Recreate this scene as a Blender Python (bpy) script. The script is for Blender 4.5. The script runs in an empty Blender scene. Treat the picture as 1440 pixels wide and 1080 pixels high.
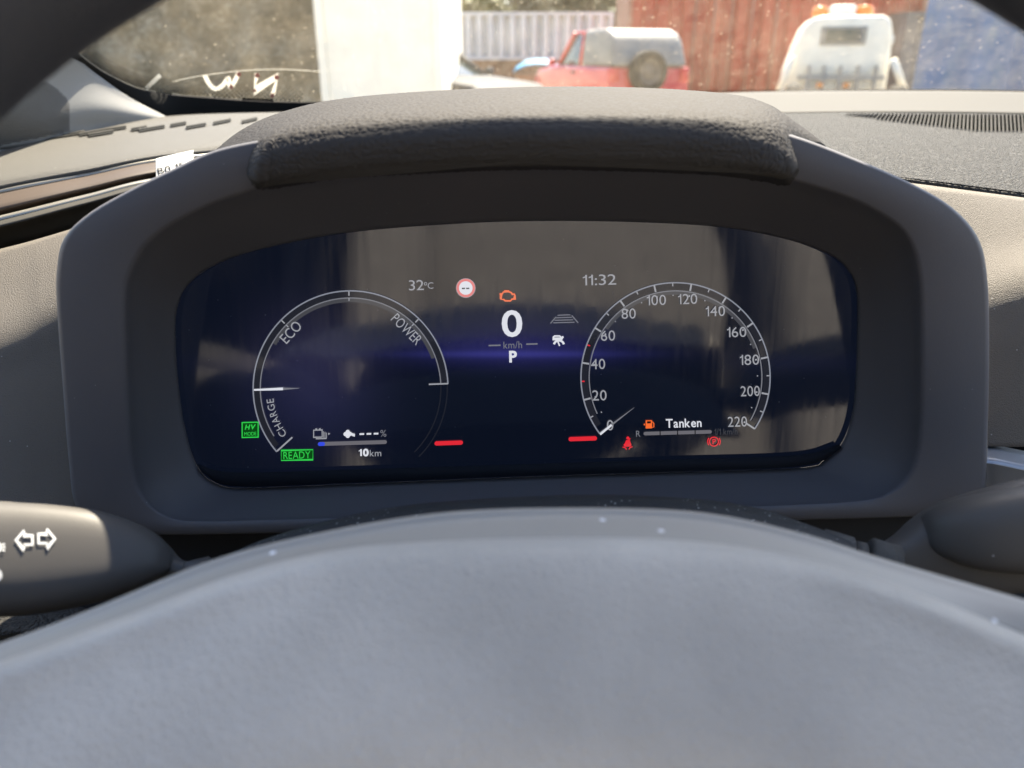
import bpy, bmesh, math, random
from mathutils import Vector, Matrix, noise
from mathutils.bvhtree import BVHTree
R = math.radians
random.seed(7)
scn = bpy.context.scene
COL = scn.collection

# ------------------------------------------------------------------ camera
PITCH, FPX = R(22.7), 1081.0
CAM = Vector((0, 0, 1.2))
FW = Vector((0, math.cos(PITCH), -math.sin(PITCH)))
RT = Vector((1, 0, 0))
UP = Vector((0, math.sin(PITCH), math.cos(PITCH)))
cd = bpy.data.cameras.new('camera')
cam = bpy.data.objects.new('camera', cd)
COL.objects.link(cam)
cam.location = CAM
cam.rotation_euler = (R(90) - PITCH, 0, 0)
cd.sensor_width = 36
cd.lens = 36 * FPX / 1440
cd.clip_start, cd.clip_end = 0.01, 3000
cd.dof.use_dof = True
cd.dof.focus_distance = 0.42
cd.dof.aperture_fstop = 9.0
scn.camera = cam

# ------------------------------------------------------------------ light
SUN_EL, SUN_AZ = R(54), R(17)          # from ahead, a little to the right
w = bpy.data.worlds.new('World')
scn.world = w
w.use_nodes = True
nt = w.node_tree
sky = nt.nodes.new('ShaderNodeTexSky')
sky.sky_type = 'NISHITA'
sky.sun_disc = False
sky.dust_density = 1.6
sky.sun_elevation = SUN_EL
sky.sun_rotation = SUN_AZ
bgn = nt.nodes['Background']
bgn.inputs['Strength'].default_value = 0.10
nt.links.new(sky.outputs[0], bgn.inputs[0])
sd = bpy.data.lights.new('sun', 'SUN')
sd.energy = 5.0
sd.angle = R(0.5)
sd.color = (1.0, 0.88, 0.71)
sun = bpy.data.objects.new('sun', sd)
COL.objects.link(sun)
SDIR = Vector((math.sin(SUN_AZ) * math.cos(SUN_EL), math.cos(SUN_AZ) * math.cos(SUN_EL), math.sin(SUN_EL)))
sun.rotation_euler = SDIR.to_track_quat('Z', 'Y').to_euler()
sun.location = (2, 4, 6)
scn.view_settings.view_transform = 'Standard'
scn.view_settings.look = 'None'
scn.view_settings.gamma = 1
scn.view_settings.use_curve_mapping = False
EXPO = 2.1
scn.view_settings.exposure = EXPO
scn.cycles.use_denoising = True
scn.cycles.max_bounces = 10
scn.cycles.transparent_max_bounces = 12
GAIN = 2 ** EXPO

# ------------------------------------------------------------------ helpers
def ray(u, v):
    return FW + RT * ((u - 720) / FPX) - UP * ((v - 540) / FPX)
def P(u, v, d):
    return CAM + ray(u, v) * d
def tag(o, label, cat=None, group=None, kind=None):
    if label: o['label'] = label
    if cat: o['category'] = cat
    if group: o['group'] = group
    if kind: o['kind'] = kind
    return o
def empty(name, loc, label, cat, group=None, rz=0):
    o = bpy.data.objects.new(name, None)
    COL.objects.link(o)
    o.location = loc
    o.rotation_euler = (0, 0, rz)
    o.empty_display_size = 0.05
    return tag(o, label, cat, group)
def link(name, me, mat, parent=None, world=True):
    """mesh data in world coordinates (world=True) or in the parent's local ones"""
    o = bpy.data.objects.new(name, me)
    COL.objects.link(o)
    if mat and not me.materials: me.materials.append(mat)
    if parent is not None:
        o.parent = parent
        if world:
            mw = Matrix.Identity(4)
            q = parent
            chain = []
            while q is not None:
                chain.append(Matrix.LocRotScale(q.location, q.rotation_euler, q.scale))
                q = q.parent
            for m in reversed(chain): mw = mw @ m
            me.transform(mw.inverted())
    return o
def mesh(name, verts, faces, smooth=True):
    me = bpy.data.meshes.new(name)
    me.from_pydata([tuple(v) for v in verts], [], faces)
    me.validate()
    me.update()
    if smooth:
        me.polygons.foreach_set('use_smooth', [True] * len(me.polygons))
    return me
def cr(p0, p1, p2, p3, t):
    return 0.5 * ((2 * p1) + (p2 - p0) * t + (2 * p0 - 5 * p1 + 4 * p2 - p3) * t * t + (3 * p1 - p0 - 3 * p2 + p3) * t ** 3)
def spline(pts, n, closed=False):
    """n samples (evenly over the control index) through the vectors pts"""
    pts = [Vector(p) for p in pts]
    k = len(pts)
    out = []
    for i in range(n):
        if closed:
            s = i / n * k
            j = int(s); t = s - j
            out.append(cr(pts[(j - 1) % k], pts[j % k], pts[(j + 1) % k], pts[(j + 2) % k], t))
        else:
            s = i / (n - 1) * (k - 1)
            j = min(int(s), k - 2); t = s - j
            a = pts[j - 1] if j > 0 else 2 * pts[0] - pts[1]
            d = pts[j + 2] if j + 2 < k else 2 * pts[-1] - pts[-2]
            out.append(cr(a, pts[j], pts[j + 1], d, t))
    return out
def grid_mesh(name, rows, closed_u=False):
    nr, nc = len(rows), len(rows[0])
    verts = [p for r in rows for p in r]
    faces = []
    for i in range(nr - 1):
        for j in range(nc if closed_u else nc - 1):
            j2 = (j + 1) % nc
            faces.append((i * nc + j, i * nc + j2, (i + 1) * nc + j2, (i + 1) * nc + j))
    return mesh(name, verts, faces)
def sheet_mesh(name, rows, nu=48, nv=4, linear=False):
    """rows of (u, v, depth) control points -> smooth surface, facing the camera"""
    R3 = [spline([P(*c) for c in r], nu) for r in rows]
    if linear:
        G = []
        for a, b in zip(R3, R3[1:]):
            for t in range(nv): G.append([p.lerp(q, t / nv) for p, q in zip(a, b)])
        G.append(R3[-1])
    else:
        m = (len(rows) - 1) * nv + 1
        cols = [spline([r[j] for r in R3], m) for j in range(nu)]
        G = [[cols[j][i] for j in range(nu)] for i in range(m)]
    me = grid_mesh(name, G)
    s = 0
    for p in me.polygons: s += (CAM - p.center).normalized().dot(p.normal) * p.area
    if s < 0: me.flip_normals()
    return me
def solid(o, t, offset=-1):
    m = o.modifiers.new('solid', 'SOLIDIFY')
    m.thickness = t
    m.offset = offset
    return o
def bevel(o, wd, seg=2):
    m = o.modifiers.new('bevel', 'BEVEL')
    m.width = wd; m.segments = seg; m.limit_method = 'ANGLE'; m.angle_limit = R(40)
    return o
def bm_new(): return bmesh.new()
def bm_box(bm, x0, x1, y0, y1, z0, z1):
    vs = [bm.verts.new((x, y, z)) for x in (x0, x1) for y in (y0, y1) for z in (z0, z1)]
    for f in ((0, 1, 3, 2), (4, 6, 7, 5), (0, 4, 5, 1), (2, 3, 7, 6), (0, 2, 6, 4), (1, 5, 7, 3)):
        bm.faces.new([vs[i] for i in f])
def bm_prism(bm, poly, y0, y1, axis='y'):
    """poly in two axes extruded along the third"""
    def mk(a, b, c):
        return (a, c, b) if axis == 'y' else ((c, a, b) if axis == 'x' else (a, b, c))
    A = [bm.verts.new(mk(a, b, y0)) for a, b in poly]
    B = [bm.verts.new(mk(a, b, y1)) for a, b in poly]
    n = len(poly)
    bm.faces.new(A); bm.faces.new(B[::-1])
    for i in range(n): bm.faces.new((A[i], B[i], B[(i + 1) % n], A[(i + 1) % n]))
def bm_done(bm, name, smooth=False):
    bmesh.ops.recalc_face_normals(bm, faces=bm.faces[:])
    me = bpy.data.meshes.new(name)
    bm.to_mesh(me); bm.free()
    if smooth: me.polygons.foreach_set('use_smooth', [True] * len(me.polygons))
    return me
def lathe(name, prof, axis, centre, n=32):
    """prof: list of (radius, distance along axis)"""
    ax = Vector(axis).normalized()
    a = ax.orthogonal().normalized(); b = ax.cross(a)
    rows = [[Vector(centre) + ax * h + (a * math.cos(2 * math.pi * i / n) + b * math.sin(2 * math.pi * i / n)) * r for i in range(n)] for r, h in prof]
    me = grid_mesh(name, rows, True)
    bm = bmesh.new(); bm.from_mesh(me)
    bmesh.ops.remove_doubles(bm, verts=bm.verts[:], dist=1e-6)
    bmesh.ops.recalc_face_normals(bm, faces=bm.faces[:])
    bm.to_mesh(me); bm.free()
    me.polygons.foreach_set('use_smooth', [True] * len(me.polygons))
    return me
def tube(name, pts, rad, n=12, cap=True):
    """pts 3D, rad number or list"""
    pts = [Vector(p) for p in pts]
    rows = []
    prev = None
    for i, p in enumerate(pts):
        t = (pts[min(i + 1, len(pts) - 1)] - pts[max(i - 1, 0)]).normalized()
        a = (prev - t * prev.dot(t)).normalized() if prev is not None else t.orthogonal().normalized()
        prev = a
        b = t.cross(a)
        r = rad[i] if isinstance(rad, (list, tuple)) else rad
        rows.append([p + (a * math.cos(2 * math.pi * k / n) + b * math.sin(2 * math.pi * k / n)) * r for k in range(n)])
    me = grid_mesh(name, rows, True)
    bm = bmesh.new(); bm.from_mesh(me)
    if cap:
        bmesh.ops.holes_fill(bm, edges=[e for e in bm.edges if e.is_boundary], sides=0)
    bmesh.ops.recalc_face_normals(bm, faces=bm.faces[:])
    bm.to_mesh(me); bm.free()
    me.polygons.foreach_set('use_smooth', [True] * len(me.polygons))
    return me

# ------------------------------------------------------------------ materials
def mat(name, col, rough=0.5, spec=0.5, metal=0.0, ior=1.5, grain=None, var=None, coat=0.0, dust=None, sheen=0.0):
    """grain: (kind, scale, strength, distance); var: (scale, amount); dust: (scale, threshold, colour)"""
    m = bpy.data.materials.new(name)
    m.use_nodes = True
    n, l = m.node_tree.nodes, m.node_tree.links
    b = n['Principled BSDF']
    b.inputs['Base Color'].default_value = (*col, 1)
    b.inputs['Roughness'].default_value = rough
    b.inputs['Specular IOR Level'].default_value = spec
    b.inputs['Metallic'].default_value = metal
    b.inputs['IOR'].default_value = ior
    b.inputs['Coat Weight'].default_value = coat
    if sheen:
        b.inputs['Sheen Weight'].default_value = sheen
        b.inputs['Sheen Roughness'].default_value = 0.4
    tc = n.new('ShaderNodeTexCoord')
    colout = None
    if var:
        t = n.new('ShaderNodeTexNoise')
        t.inputs['Scale'].default_value = var[0]
        t.inputs['Detail'].default_value = 6
        l.new(tc.outputs['Object'], t.inputs['Vector'])
        mr = n.new('ShaderNodeMapRange')
        mr.inputs[1].default_value = 0.3; mr.inputs[2].default_value = 0.7
        mr.inputs[3].default_value = 1 - var[1]; mr.inputs[4].default_value = 1 + var[1]
        l.new(t.outputs['Fac'], mr.inputs[0])
        mx = n.new('ShaderNodeVectorMath'); mx.operation = 'SCALE'
        mx.inputs[0].default_value = col
        l.new(mr.outputs[0], mx.inputs['Scale'])
        colout = mx.outputs[0]
    if dust:
        t = n.new('ShaderNodeTexVoronoi')
        t.inputs['Scale'].default_value = dust[0]
        t.inputs['Randomness'].default_value = 1
        l.new(tc.outputs['Object'], t.inputs['Vector'])
        lt = n.new('ShaderNodeMath'); lt.operation = 'LESS_THAN'
        lt.inputs[1].default_value = dust[1]
        l.new(t.outputs['Distance'], lt.inputs[0])
        wn = n.new('ShaderNodeTexNoise'); wn.inputs['Scale'].default_value = dust[0] * 0.12
        l.new(tc.outputs['Object'], wn.inputs['Vector'])
        g2 = n.new('ShaderNodeMath'); g2.operation = 'GREATER_THAN'; g2.inputs[1].default_value = 0.52
        l.new(wn.outputs['Fac'], g2.inputs[0])
        mu = n.new('ShaderNodeMath'); mu.operation = 'MULTIPLY'
        l.new(lt.outputs[0], mu.inputs[0]); l.new(g2.outputs[0], mu.inputs[1])
        mc = n.new('ShaderNodeMix'); mc.data_type = 'RGBA'
        l.new(mu.outputs[0], mc.inputs['Factor'])
        if colout: l.new(colout, mc.inputs['A'])
        else: mc.inputs['A'].default_value = (*col, 1)
        mc.inputs['B'].default_value = (*dust[2], 1)
        colout = mc.outputs['Result']
    if colout: l.new(colout, b.inputs['Base Color'])
    if grain:
        kind, sc, st, dist = grain
        bp = n.new('ShaderNodeBump')
        bp.inputs['Strength'].default_value = st
        bp.inputs['Distance'].default_value = dist
        if kind == 'leather':
            wz = n.new('ShaderNodeTexNoise'); wz.inputs['Scale'].default_value = sc * 0.8
            l.new(tc.outputs['Object'], wz.inputs['Vector'])
            ad = n.new('ShaderNodeVectorMath'); ad.operation = 'MULTIPLY_ADD'
            ad.inputs[1].default_value = (0.9 / sc,) * 3
            l.new(wz.outputs['Color'], ad.inputs[0]); l.new(tc.outputs['Object'], ad.inputs[2])
            t = n.new('ShaderNodeTexVoronoi'); t.feature = 'DISTANCE_TO_EDGE'
            t.inputs['Scale'].default_value = sc
            l.new(ad.outputs[0], t.inputs['Vector'])
            mr = n.new('ShaderNodeMapRange'); mr.interpolation_type = 'SMOOTHSTEP'
            mr.inputs[1].default_value = 0.0; mr.inputs[2].default_value = 0.35
            l.new(t.outputs['Distance'], mr.inputs[0])
            n2 = n.new('ShaderNodeTexNoise'); n2.inputs['Scale'].default_value = sc * 0.5; n2.inputs['Detail'].default_value = 3
            l.new(tc.outputs['Object'], n2.inputs['Vector'])
            a2 = n.new('ShaderNodeMath'); a2.operation = 'MULTIPLY_ADD'; a2.inputs[1].default_value = 0.9
            l.new(n2.outputs['Fac'], a2.inputs[0]); l.new(mr.outputs[0], a2.inputs[2])
            l.new(a2.outputs[0], bp.inputs['Height'])
        else:
            t = n.new('ShaderNodeTexNoise'); t.inputs['Scale'].default_value = sc; t.inputs['Detail'].default_value = 3
            l.new(tc.outputs['Object'], t.inputs['Vector'])
            l.new(t.outputs['Fac'], bp.inputs['Height'])
        l.new(bp.outputs[0], b.inputs['Normal'])
    return m
def emit(name, col, s):
    m = bpy.data.materials.new(name)
    m.use_nodes = True
    b = m.node_tree.nodes['Principled BSDF']
    b.inputs['Base Color'].default_value = (0.004, 0.004, 0.005, 1)
    b.inputs['Roughness'].default_value = 0.08
    b.inputs['Emission Color'].default_value = (*col, 1)
    b.inputs['Emission Strength'].default_value = s / GAIN
    return m

M = {}
M['plastic'] = mat('cluster_plastic', (0.108, 0.103, 0.108), 0.58, 0.35, grain=('noise', 1600, 0.25, 0.0003), dust=(190, 0.035, (0.4, 0.4, 0.38)))
M['pad'] = mat('visor_leather', (0.054, 0.050, 0.047), 0.72, 0.10)
M['dash_leather'] = mat('dash_leather', (0.062, 0.059, 0.054), 0.7, 0.2, grain=('leather', 430, 1.0, 0.0022))
M['dash_face'] = mat('dash_face_plastic', (0.138, 0.122, 0.102), 0.65, 0.25, grain=('noise', 1700, 0.9, 0.0010), dust=(160, 0.05, (0.45, 0.43, 0.4)))
M['dash'] = mat('dash_plastic', (0.095, 0.091, 0.082), 0.65, 0.25, grain=('noise', 1500, 0.9, 0.0008), dust=(160, 0.05, (0.45, 0.43, 0.4)))
M['dash_smooth'] = mat('dash_smooth', (0.062, 0.058, 0.05), 0.7, 0.15, grain=('noise', 1500, 0.2, 0.0003))
M['brown'] = mat('bronze_trim', (0.075, 0.055, 0.042), 0.6, 0.3, metal=0.0, grain=('noise', 1400, 0.2, 0.0002))
M['bright_trim'] = mat('bright_trim', (0.35, 0.33, 0.28), 0.35, 0.5, metal=0.6)
M['silver'] = mat('silver_trim', (0.35, 0.37, 0.40), 0.35, 0.5, metal=0.5)
M['hub'] = mat('wheel_leather', (0.46, 0.425, 0.365), 0.5, 0.5, grain=('leather', 560, 0.45, 0.0006), var=(11, 0.25), sheen=0.2)
M['shroud'] = mat('wheel_plastic', (0.36, 0.335, 0.29), 0.5, 0.5, dust=(95, 0.085, (0.95, 0.95, 0.95)))
M['column'] = mat('column_plastic', (0.04, 0.04, 0.038), 0.6, 0.4, grain=('noise', 900, 0.8, 0.0006), dust=(420, 0.14, (0.5, 0.5, 0.46)))
M['stalk'] = mat('stalk_plastic', (0.085, 0.079, 0.072), 0.5, 0.4, grain=('noise', 1500, 0.12, 0.0002), dust=(110, 0.04, (0.5, 0.5, 0.5)))
M['rim'] = mat('rim_leather', (0.045, 0.045, 0.05), 0.55, 0.4, grain=('leather', 600, 0.4, 0.0004))
M['black'] = mat('black_plastic', (0.008, 0.008, 0.01), 0.6, 0.3)
M['frit'] = mat('black_ceramic', (0.008, 0.008, 0.008), 0.8, 0.1)
M['void'] = mat('slot_black', (0.004, 0.004, 0.004), 1.0, 0.0)
M['white'] = mat('white_print', (0.8, 0.8, 0.78), 0.6, 0.3)
M['pillar'] = mat('pillar_fabric', (0.20, 0.20, 0.195), 0.7, 0.3, grain=('noise', 700, 0.3, 0.0006))
M['seat'] = mat('seat_fabric', (0.19, 0.18, 0.165), 0.9, 0.1, var=(60, 0.25))

# ------------------------------------------------------------------ instrument cluster
T_SCR = R(9)                                   # the screen leans back this much
O = P(726, 500, 0.40)
NRM = Vector((0, -math.cos(T_SCR), math.sin(T_SCR)))
EX = Vector((1, 0, 0)); EZ = NRM.cross(EX) * -1
if EZ.z < 0: EZ = -EZ
def S(u, v, h=0.0):
    """point where the sight line of a pixel meets the plane h metres in front of the screen"""
    r = ray(u, v)
    o = O + NRM * h
    t = (o - CAM).dot(NRM) / r.dot(NRM)
    return CAM + r * t
OUTER = [(80,430),(80,380),(90,335),(125,300),(180,268),(240,239),(300,212),(372,196),(480,180),(600,174),(780,170),(960,174),(1050,182),(1108,188),(1200,222),(1290,262),(1345,297),(1378,340),(1389,400),(1391,500),(1389,600),(1385,690),(1362,716),(1275,727),(1000,734),(726,741),(450,748),(240,752),(150,744),(108,715),(97,650),(88,540)]
INNER = [(178,440),(185,385),(215,338),(270,302),(340,274),(420,257),(560,242),(740,235),(920,237),(1060,246),(1150,265),(1220,292),(1270,328),(1290,385),(1293,480),(1291,600),(1278,660),(1250,690),(1200,704),(1000,713),(726,721),(450,728),(290,732),(238,726),(207,702),(190,660),(182,560)]
SCREEN = [(247,480),(250,430),(270,395),(320,365),(400,343),(500,326),(620,316),(740,311),(880,312),(1010,319),(1100,335),(1160,355),(1190,377),(1204,410),(1205,480),(1200,570),(1185,620),(1160,646),(1120,658),(900,665),(726,671),(500,680),(350,686),(310,682),(280,660),(262,610),(252,550)]
def polar(poly, n=220, c=(726, 490)):
    """resample a closed pixel outline by angle about c"""
    dense = spline([(a, b, 0) for a, b in poly], 1600, True)
    ang = [(math.atan2(-(p.y - c[1]), (p.x - c[0]) * 0.5) % (2 * math.pi), p) for p in dense]
    ang.sort(key=lambda q: q[0])
    out = []
    k = 0
    for i in range(n):
        a = 2 * math.pi * i / n
        while k < len(ang) and ang[k][0] < a: k += 1
        a1, p1 = ang[k % len(ang)]; a0, p0 = ang[k - 1]
        da = (a1 - a0) % (2 * math.pi) or 1e-9
        out.append(p0.lerp(p1, min(1, max(0, ((a - a0) % (2 * math.pi)) / da))))
    return out
po, pi_, ps = polar(OUTER), polar(INNER), polar(SCREEN)
def hface(v):
    t = min(1, max(0, (v - 180) / 570))
    return 0.072 - 0.040 * t ** 0.8
def lp(a, b, t): return [p.lerp(q, t) for p, q in zip(a, b)]
cluster = empty('instrument_cluster', O - Vector((0, 0, 0.10)), 'dark instrument cluster with lit digital display under a grained leather hood', 'instrument cluster')
rows = []
front = [S(p.x, p.y, hface(p.y) - 0.007) for p in po]
cen = sum(front, Vector()) / len(front)
rows.append([cen + (p - cen) * 0.97 - NRM * 0.10 for p in front])
rows.append([cen + (p - cen) * 0.995 - NRM * 0.03 for p in front])
rows.append(front)
for src, hofs in ((lp(po, pi_, 0.012), -0.003), (lp(po, pi_, 0.035), -0.0006), (lp(po, pi_, 0.07), 0.0), (lp(po, pi_, 0.5), 0.0005), (lp(po, pi_, 0.90), 0.0), (lp(po, pi_, 0.96), -0.0008), (pi_, -0.003)):
    rows.append([S(p.x, p.y, hface(p.y) + hofs) for p in src])
for t, f in ((0.06, 0.86), (0.14, 0.76), (0.35, 0.56), (0.7, 0.27), (0.93, 0.08), (0.985, 0.045)):
    rows.append([S(p.x, p.y, (hface(p.y) - 0.003) * f + 0.002) for p in lp(pi_, ps, t)])
rows.append([S(p.x, p.y, -0.004) for p in ps])
me = grid_mesh('housing', rows, True)
bm = bmesh.new(); bm.from_mesh(me); bmesh.ops.recalc_face_normals(bm, faces=bm.faces[:]); bm.to_mesh(me); bm.free()
me.polygons.foreach_set('use_smooth', [True] * len(me.polygons))
housing = link('housing', me, M['plastic'], cluster)

# the glass of the display: dark, glossy, with its own dim blue picture
def screen_mat():
    m = bpy.data.materials.new('display_glass')
    m.use_nodes = True
    n, l = m.node_tree.nodes, m.node_tree.links
    b = n['Principled BSDF']
    b.inputs['Base Color'].default_value = (0.003, 0.003, 0.004, 1)
    b.inputs['Roughness'].default_value = 0.07
    b.inputs['IOR'].default_value = 1.75
    tc = n.new('ShaderNodeTexCoord')
    sp = n.new('ShaderNodeSeparateXYZ')
    l.new(tc.outputs['Object'], sp.inputs[0])
    vz = n.new('ShaderNodeTexVoronoi'); vz.inputs['Scale'].default_value = 140
    l.new(tc.outputs['Object'], vz.inputs['Vector'])
    ls = n.new('ShaderNodeMath'); ls.operation = 'LESS_THAN'; ls.inputs[1].default_value = 0.035
    l.new(vz.outputs['Distance'], ls.inputs[0])
    mc = n.new('ShaderNodeMix'); mc.data_type = 'RGBA'
    mc.inputs['A'].default_value = (0.003, 0.003, 0.004, 1); mc.inputs['B'].default_value = (0.12, 0.12, 0.12, 1)
    l.new(ls.outputs[0], mc.inputs['Factor']); l.new(mc.outputs['Result'], b.inputs['Base Color'])
    sm = n.new('ShaderNodeTexNoise'); sm.inputs['Scale'].default_value = 45; sm.inputs['Detail'].default_value = 6
    mp = n.new('ShaderNodeMapping'); mp.inputs['Scale'].default_value = (6, 1, 0.35)
    l.new(tc.outputs['Object'], mp.inputs['Vector']); l.new(mp.outputs[0], sm.inputs['Vector'])
    mr0 = n.new('ShaderNodeMapRange'); mr0.inputs[1].default_value = 0.3; mr0.inputs[2].default_value = 0.75; mr0.inputs[3].default_value = 0.05; mr0.inputs[4].default_value = 0.16
    l.new(sm.outputs['Fac'], mr0.inputs[0]); l.new(mr0.outputs[0], b.inputs['Roughness'])
    def gauss(out, c, s):
        a = n.new('ShaderNodeMath'); a.operation = 'SUBTRACT'; a.inputs[1].default_value = c; l.new(out, a.inputs[0])
        d = n.new('ShaderNodeMath'); d.operation = 'DIVIDE'; d.inputs[1].default_value = s; l.new(a.outputs[0], d.inputs[0])
        q = n.new('ShaderNodeMath'); q.operation = 'MULTIPLY'; l.new(d.outputs[0], q.inputs[0]); l.new(d.outputs[0], q.inputs[1])
        e = n.new('ShaderNodeMath'); e.operation = 'MULTIPLY'; e.inputs[1].default_value = -1; l.new(q.outputs[0], e.inputs[0])
        x = n.new('ShaderNodeMath'); x.operation = 'POWER'; x.inputs[0].default_value = math.e; l.new(e.outputs[0], x.inputs[1])
        return x.outputs[0]
    def mul(a, b_, k):
        q = n.new('ShaderNodeMath'); q.operation = 'MULTIPLY'; l.new(a, q.inputs[0])
        l.new(b_, q.inputs[1])
        r = n.new('ShaderNodeMath'); r.operation = 'MULTIPLY'; r.inputs[1].default_value = k; l.new(q.outputs[0], r.inputs[0])
        return r.outputs[0]
    def loc(u, v):
        p = S(u, v, 0.0) - O
        return p.dot(EX), p.dot(EZ)
    px = loc(727, 500)[0] - loc(726, 500)[0]
    sc = []
    for (u, v, su, sv, k, c) in ((724, 498, 130, 5, 0.10, (0.16, 0.16, 1.0)), (724, 494, 150, 20, 0.075, (0.16, 0.15, 1.0)), (724, 470, 120, 34, 0.028, (0.3, 0.25, 1.0)),
                                 (440, 560, 90, 75, 0.030, (0.30, 0.30, 1.0)), (440, 490, 80, 70, 0.022, (0.5, 0.42, 0.9)), (340, 512, 90, 14, 0.006, (0.2, 0.2, 1.0)),
                                 (1120, 510, 90, 14, 0.008, (0.2, 0.2, 1.0))):
        x, z = loc(u, v)
        g = mul(gauss(sp.outputs[0], x, su * px), gauss(sp.outputs[2], z, sv * px), k / GAIN)
        vm = n.new('ShaderNodeVectorMath'); vm.operation = 'SCALE'; vm.inputs[0].default_value = c
        l.new(g, vm.inputs['Scale'])
        sc.append(vm.outputs[0])
    base = n.new('ShaderNodeVectorMath'); base.operation = 'ADD'
    base.inputs[0].default_value = tuple(x / GAIN for x in (0.0028, 0.0048, 0.012))
    l.new(sc[0], base.inputs[1])
    cur = base.outputs[0]
    for s in sc[1:]:
        a = n.new('ShaderNodeVectorMath'); a.operation = 'ADD'
        l.new(cur, a.inputs[0]); l.new(s, a.inputs[1]); cur = a.outputs[0]
    l.new(cur, b.inputs['Emission Color'])
    b.inputs['Emission Strength'].default_value = 1
    return m
def screen_local(pts, name):
    """mesh whose local frame lies in the screen (x right, y along -normal, z up)"""
    return pts
# display glass object: its own frame lies in the screen plane
rotm = Matrix((EX, -NRM, EZ)).transposed().to_4x4()
glass = bpy.data.objects.new('display_glass', None)
gverts = [S(p.x, p.y, 0.0) for p in ps]
back = [q - NRM * 0.003 for q in gverts]
n_ = len(gverts)
W2L = (Matrix.Translation(O) @ rotm).inverted()
gm = mesh('display_glass', [W2L @ q for q in gverts + back], [tuple(range(n_)), tuple(range(2 * n_ - 1, n_ - 1, -1))] + [(i, i + n_, (i + 1) % n_ + n_, (i + 1) % n_) for i in range(n_)], False)
bm = bmesh.new(); bm.from_mesh(gm); bmesh.ops.recalc_face_normals(bm, faces=bm.faces[:]); bm.to_mesh(gm); bm.free()
bpy.data.objects.remove(glass)
glass = bpy.data.objects.new('display_glass', gm)
COL.objects.link(glass)
gm.materials.append(screen_mat())
glass.parent = cluster
glass.matrix_local = Matrix.Translation(O - cluster.location) @ rotm
# ledge of black glass along the foot of the display
LEDGE = [[(276,652,0.003),(330,664,0.003),(500,660,0.003),(726,653,0.003),(950,646,0.003),(1120,640,0.003),(1180,625,0.003)],
         [(283,664,0.006),(330,684,0.008),(500,679,0.008),(726,670,0.008),(950,663,0.008),(1130,655,0.008),(1184,630,0.006)]]
rr = [spline([S(a, b, h) for a, b, h in r], 60) for r in LEDGE]
rr.append([p - NRM * 0.008 for p in rr[-1]])
led = grid_mesh('lower_ledge', rr)
M['gloss'] = mat('gloss_black', (0.010, 0.012, 0.017), 0.6, 0.12)
link('lower_ledge', led, M['gloss'], cluster)

# leather pad over the hood
PAD = [
 [(352,240,0.345),(364,250,0.310),(385,250,0.306),(430,242,0.302),(500,233,0.299),(600,227,0.297),(740,222,0.296),(900,225,0.297),(1000,229,0.298),(1075,236,0.300),(1100,240,0.302),(1112,238,0.308),(1122,238,0.345)],
 [(350,236,0.345),(362,246,0.305),(384,240,0.301),(430,230,0.298),(510,219,0.295),(610,213,0.293),(740,208,0.292),(900,211,0.293),(1000,216,0.294),(1070,224,0.296),(1096,229,0.299),(1110,232,0.305),(1120,232,0.345)],
 [(350,222,0.345),(366,226,0.303),(392,212,0.298),(445,203,0.295),(520,194,0.293),(620,189,0.291),(740,185,0.290),(900,187,0.291),(1000,191,0.292),(1066,200,0.295),(1092,208,0.299),(1106,218,0.306),(1120,222,0.345)],
 [(352,214,0.348),(372,206,0.310),(402,192,0.307),(455,182,0.305),(530,174,0.304),(625,169,0.304),(740,166,0.304),(900,166,0.304),(1000,169,0.304),(1060,176,0.306),(1088,184,0.309),(1103,195,0.315),(1122,210,0.35)],
 [(330,215,0.365),(350,204,0.354),(390,180,0.357),(450,163,0.359),(530,152,0.361),(630,145,0.363),(740,141,0.364),(900,142,0.364),(1005,147,0.363),(1066,154,0.361),(1098,167,0.359),(1120,186,0.357),(1138,200,0.37)],
 [(288,226,0.4),(300,216,0.410),(345,181,0.420),(400,157,0.430),(480,139,0.440),(620,127,0.450),(780,121.5,0.450),(920,124,0.450),(1030,133,0.440),(1078,147,0.435),(1106,166,0.430),(1140,190,0.420),(1156,204,0.41)],
 [(286,246,0.43),(296,240,0.440),(345,210,0.460),(405,185,0.470),(490,170,0.480),(625,155,0.490),(780,150,0.490),(920,152,0.490),(1035,160,0.480),(1085,175,0.475),(1120,195,0.460),(1150,220,0.450),(1162,230,0.44)],
 [(300,302,0.44),(310,300,0.450),(355,290,0.470),(410,280,0.480),(500,270,0.490),(630,260,0.500),(780,255,0.500),(920,257,0.500),(1035,265,0.490),(1080,280,0.480),(1110,290,0.470),(1135,300,0.460),(1146,302,0.45)]]
for r_ in (4, 5, 6): PAD[r_] = [(a, b + (5.0 if r_ == 4 else 8.0), d) for a, b, d in PAD[r_]]
PAD.append([(a, b + 1, d + 0.004) for a, b, d in PAD[0]])
NU, NVR = 560, 84
pme = sheet_mesh('hood_pad', PAD, NU, NVR)
pme.update()
NV = len(pme.vertices)
co = [0.0] * (3 * NV); no = [0.0] * (3 * NV)
pme.vertices.foreach_get('co', co)
pme.vertices.foreach_get('normal', no)
sgn = sum(Vector(no[3 * k:3 * k + 3]).dot(CAM - Vector(co[3 * k:3 * k + 3])) for k in range(NU * NVR, NU * NVR * 2, 7))   # front face
sgn = 1 if sgn > 0 else -1
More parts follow.
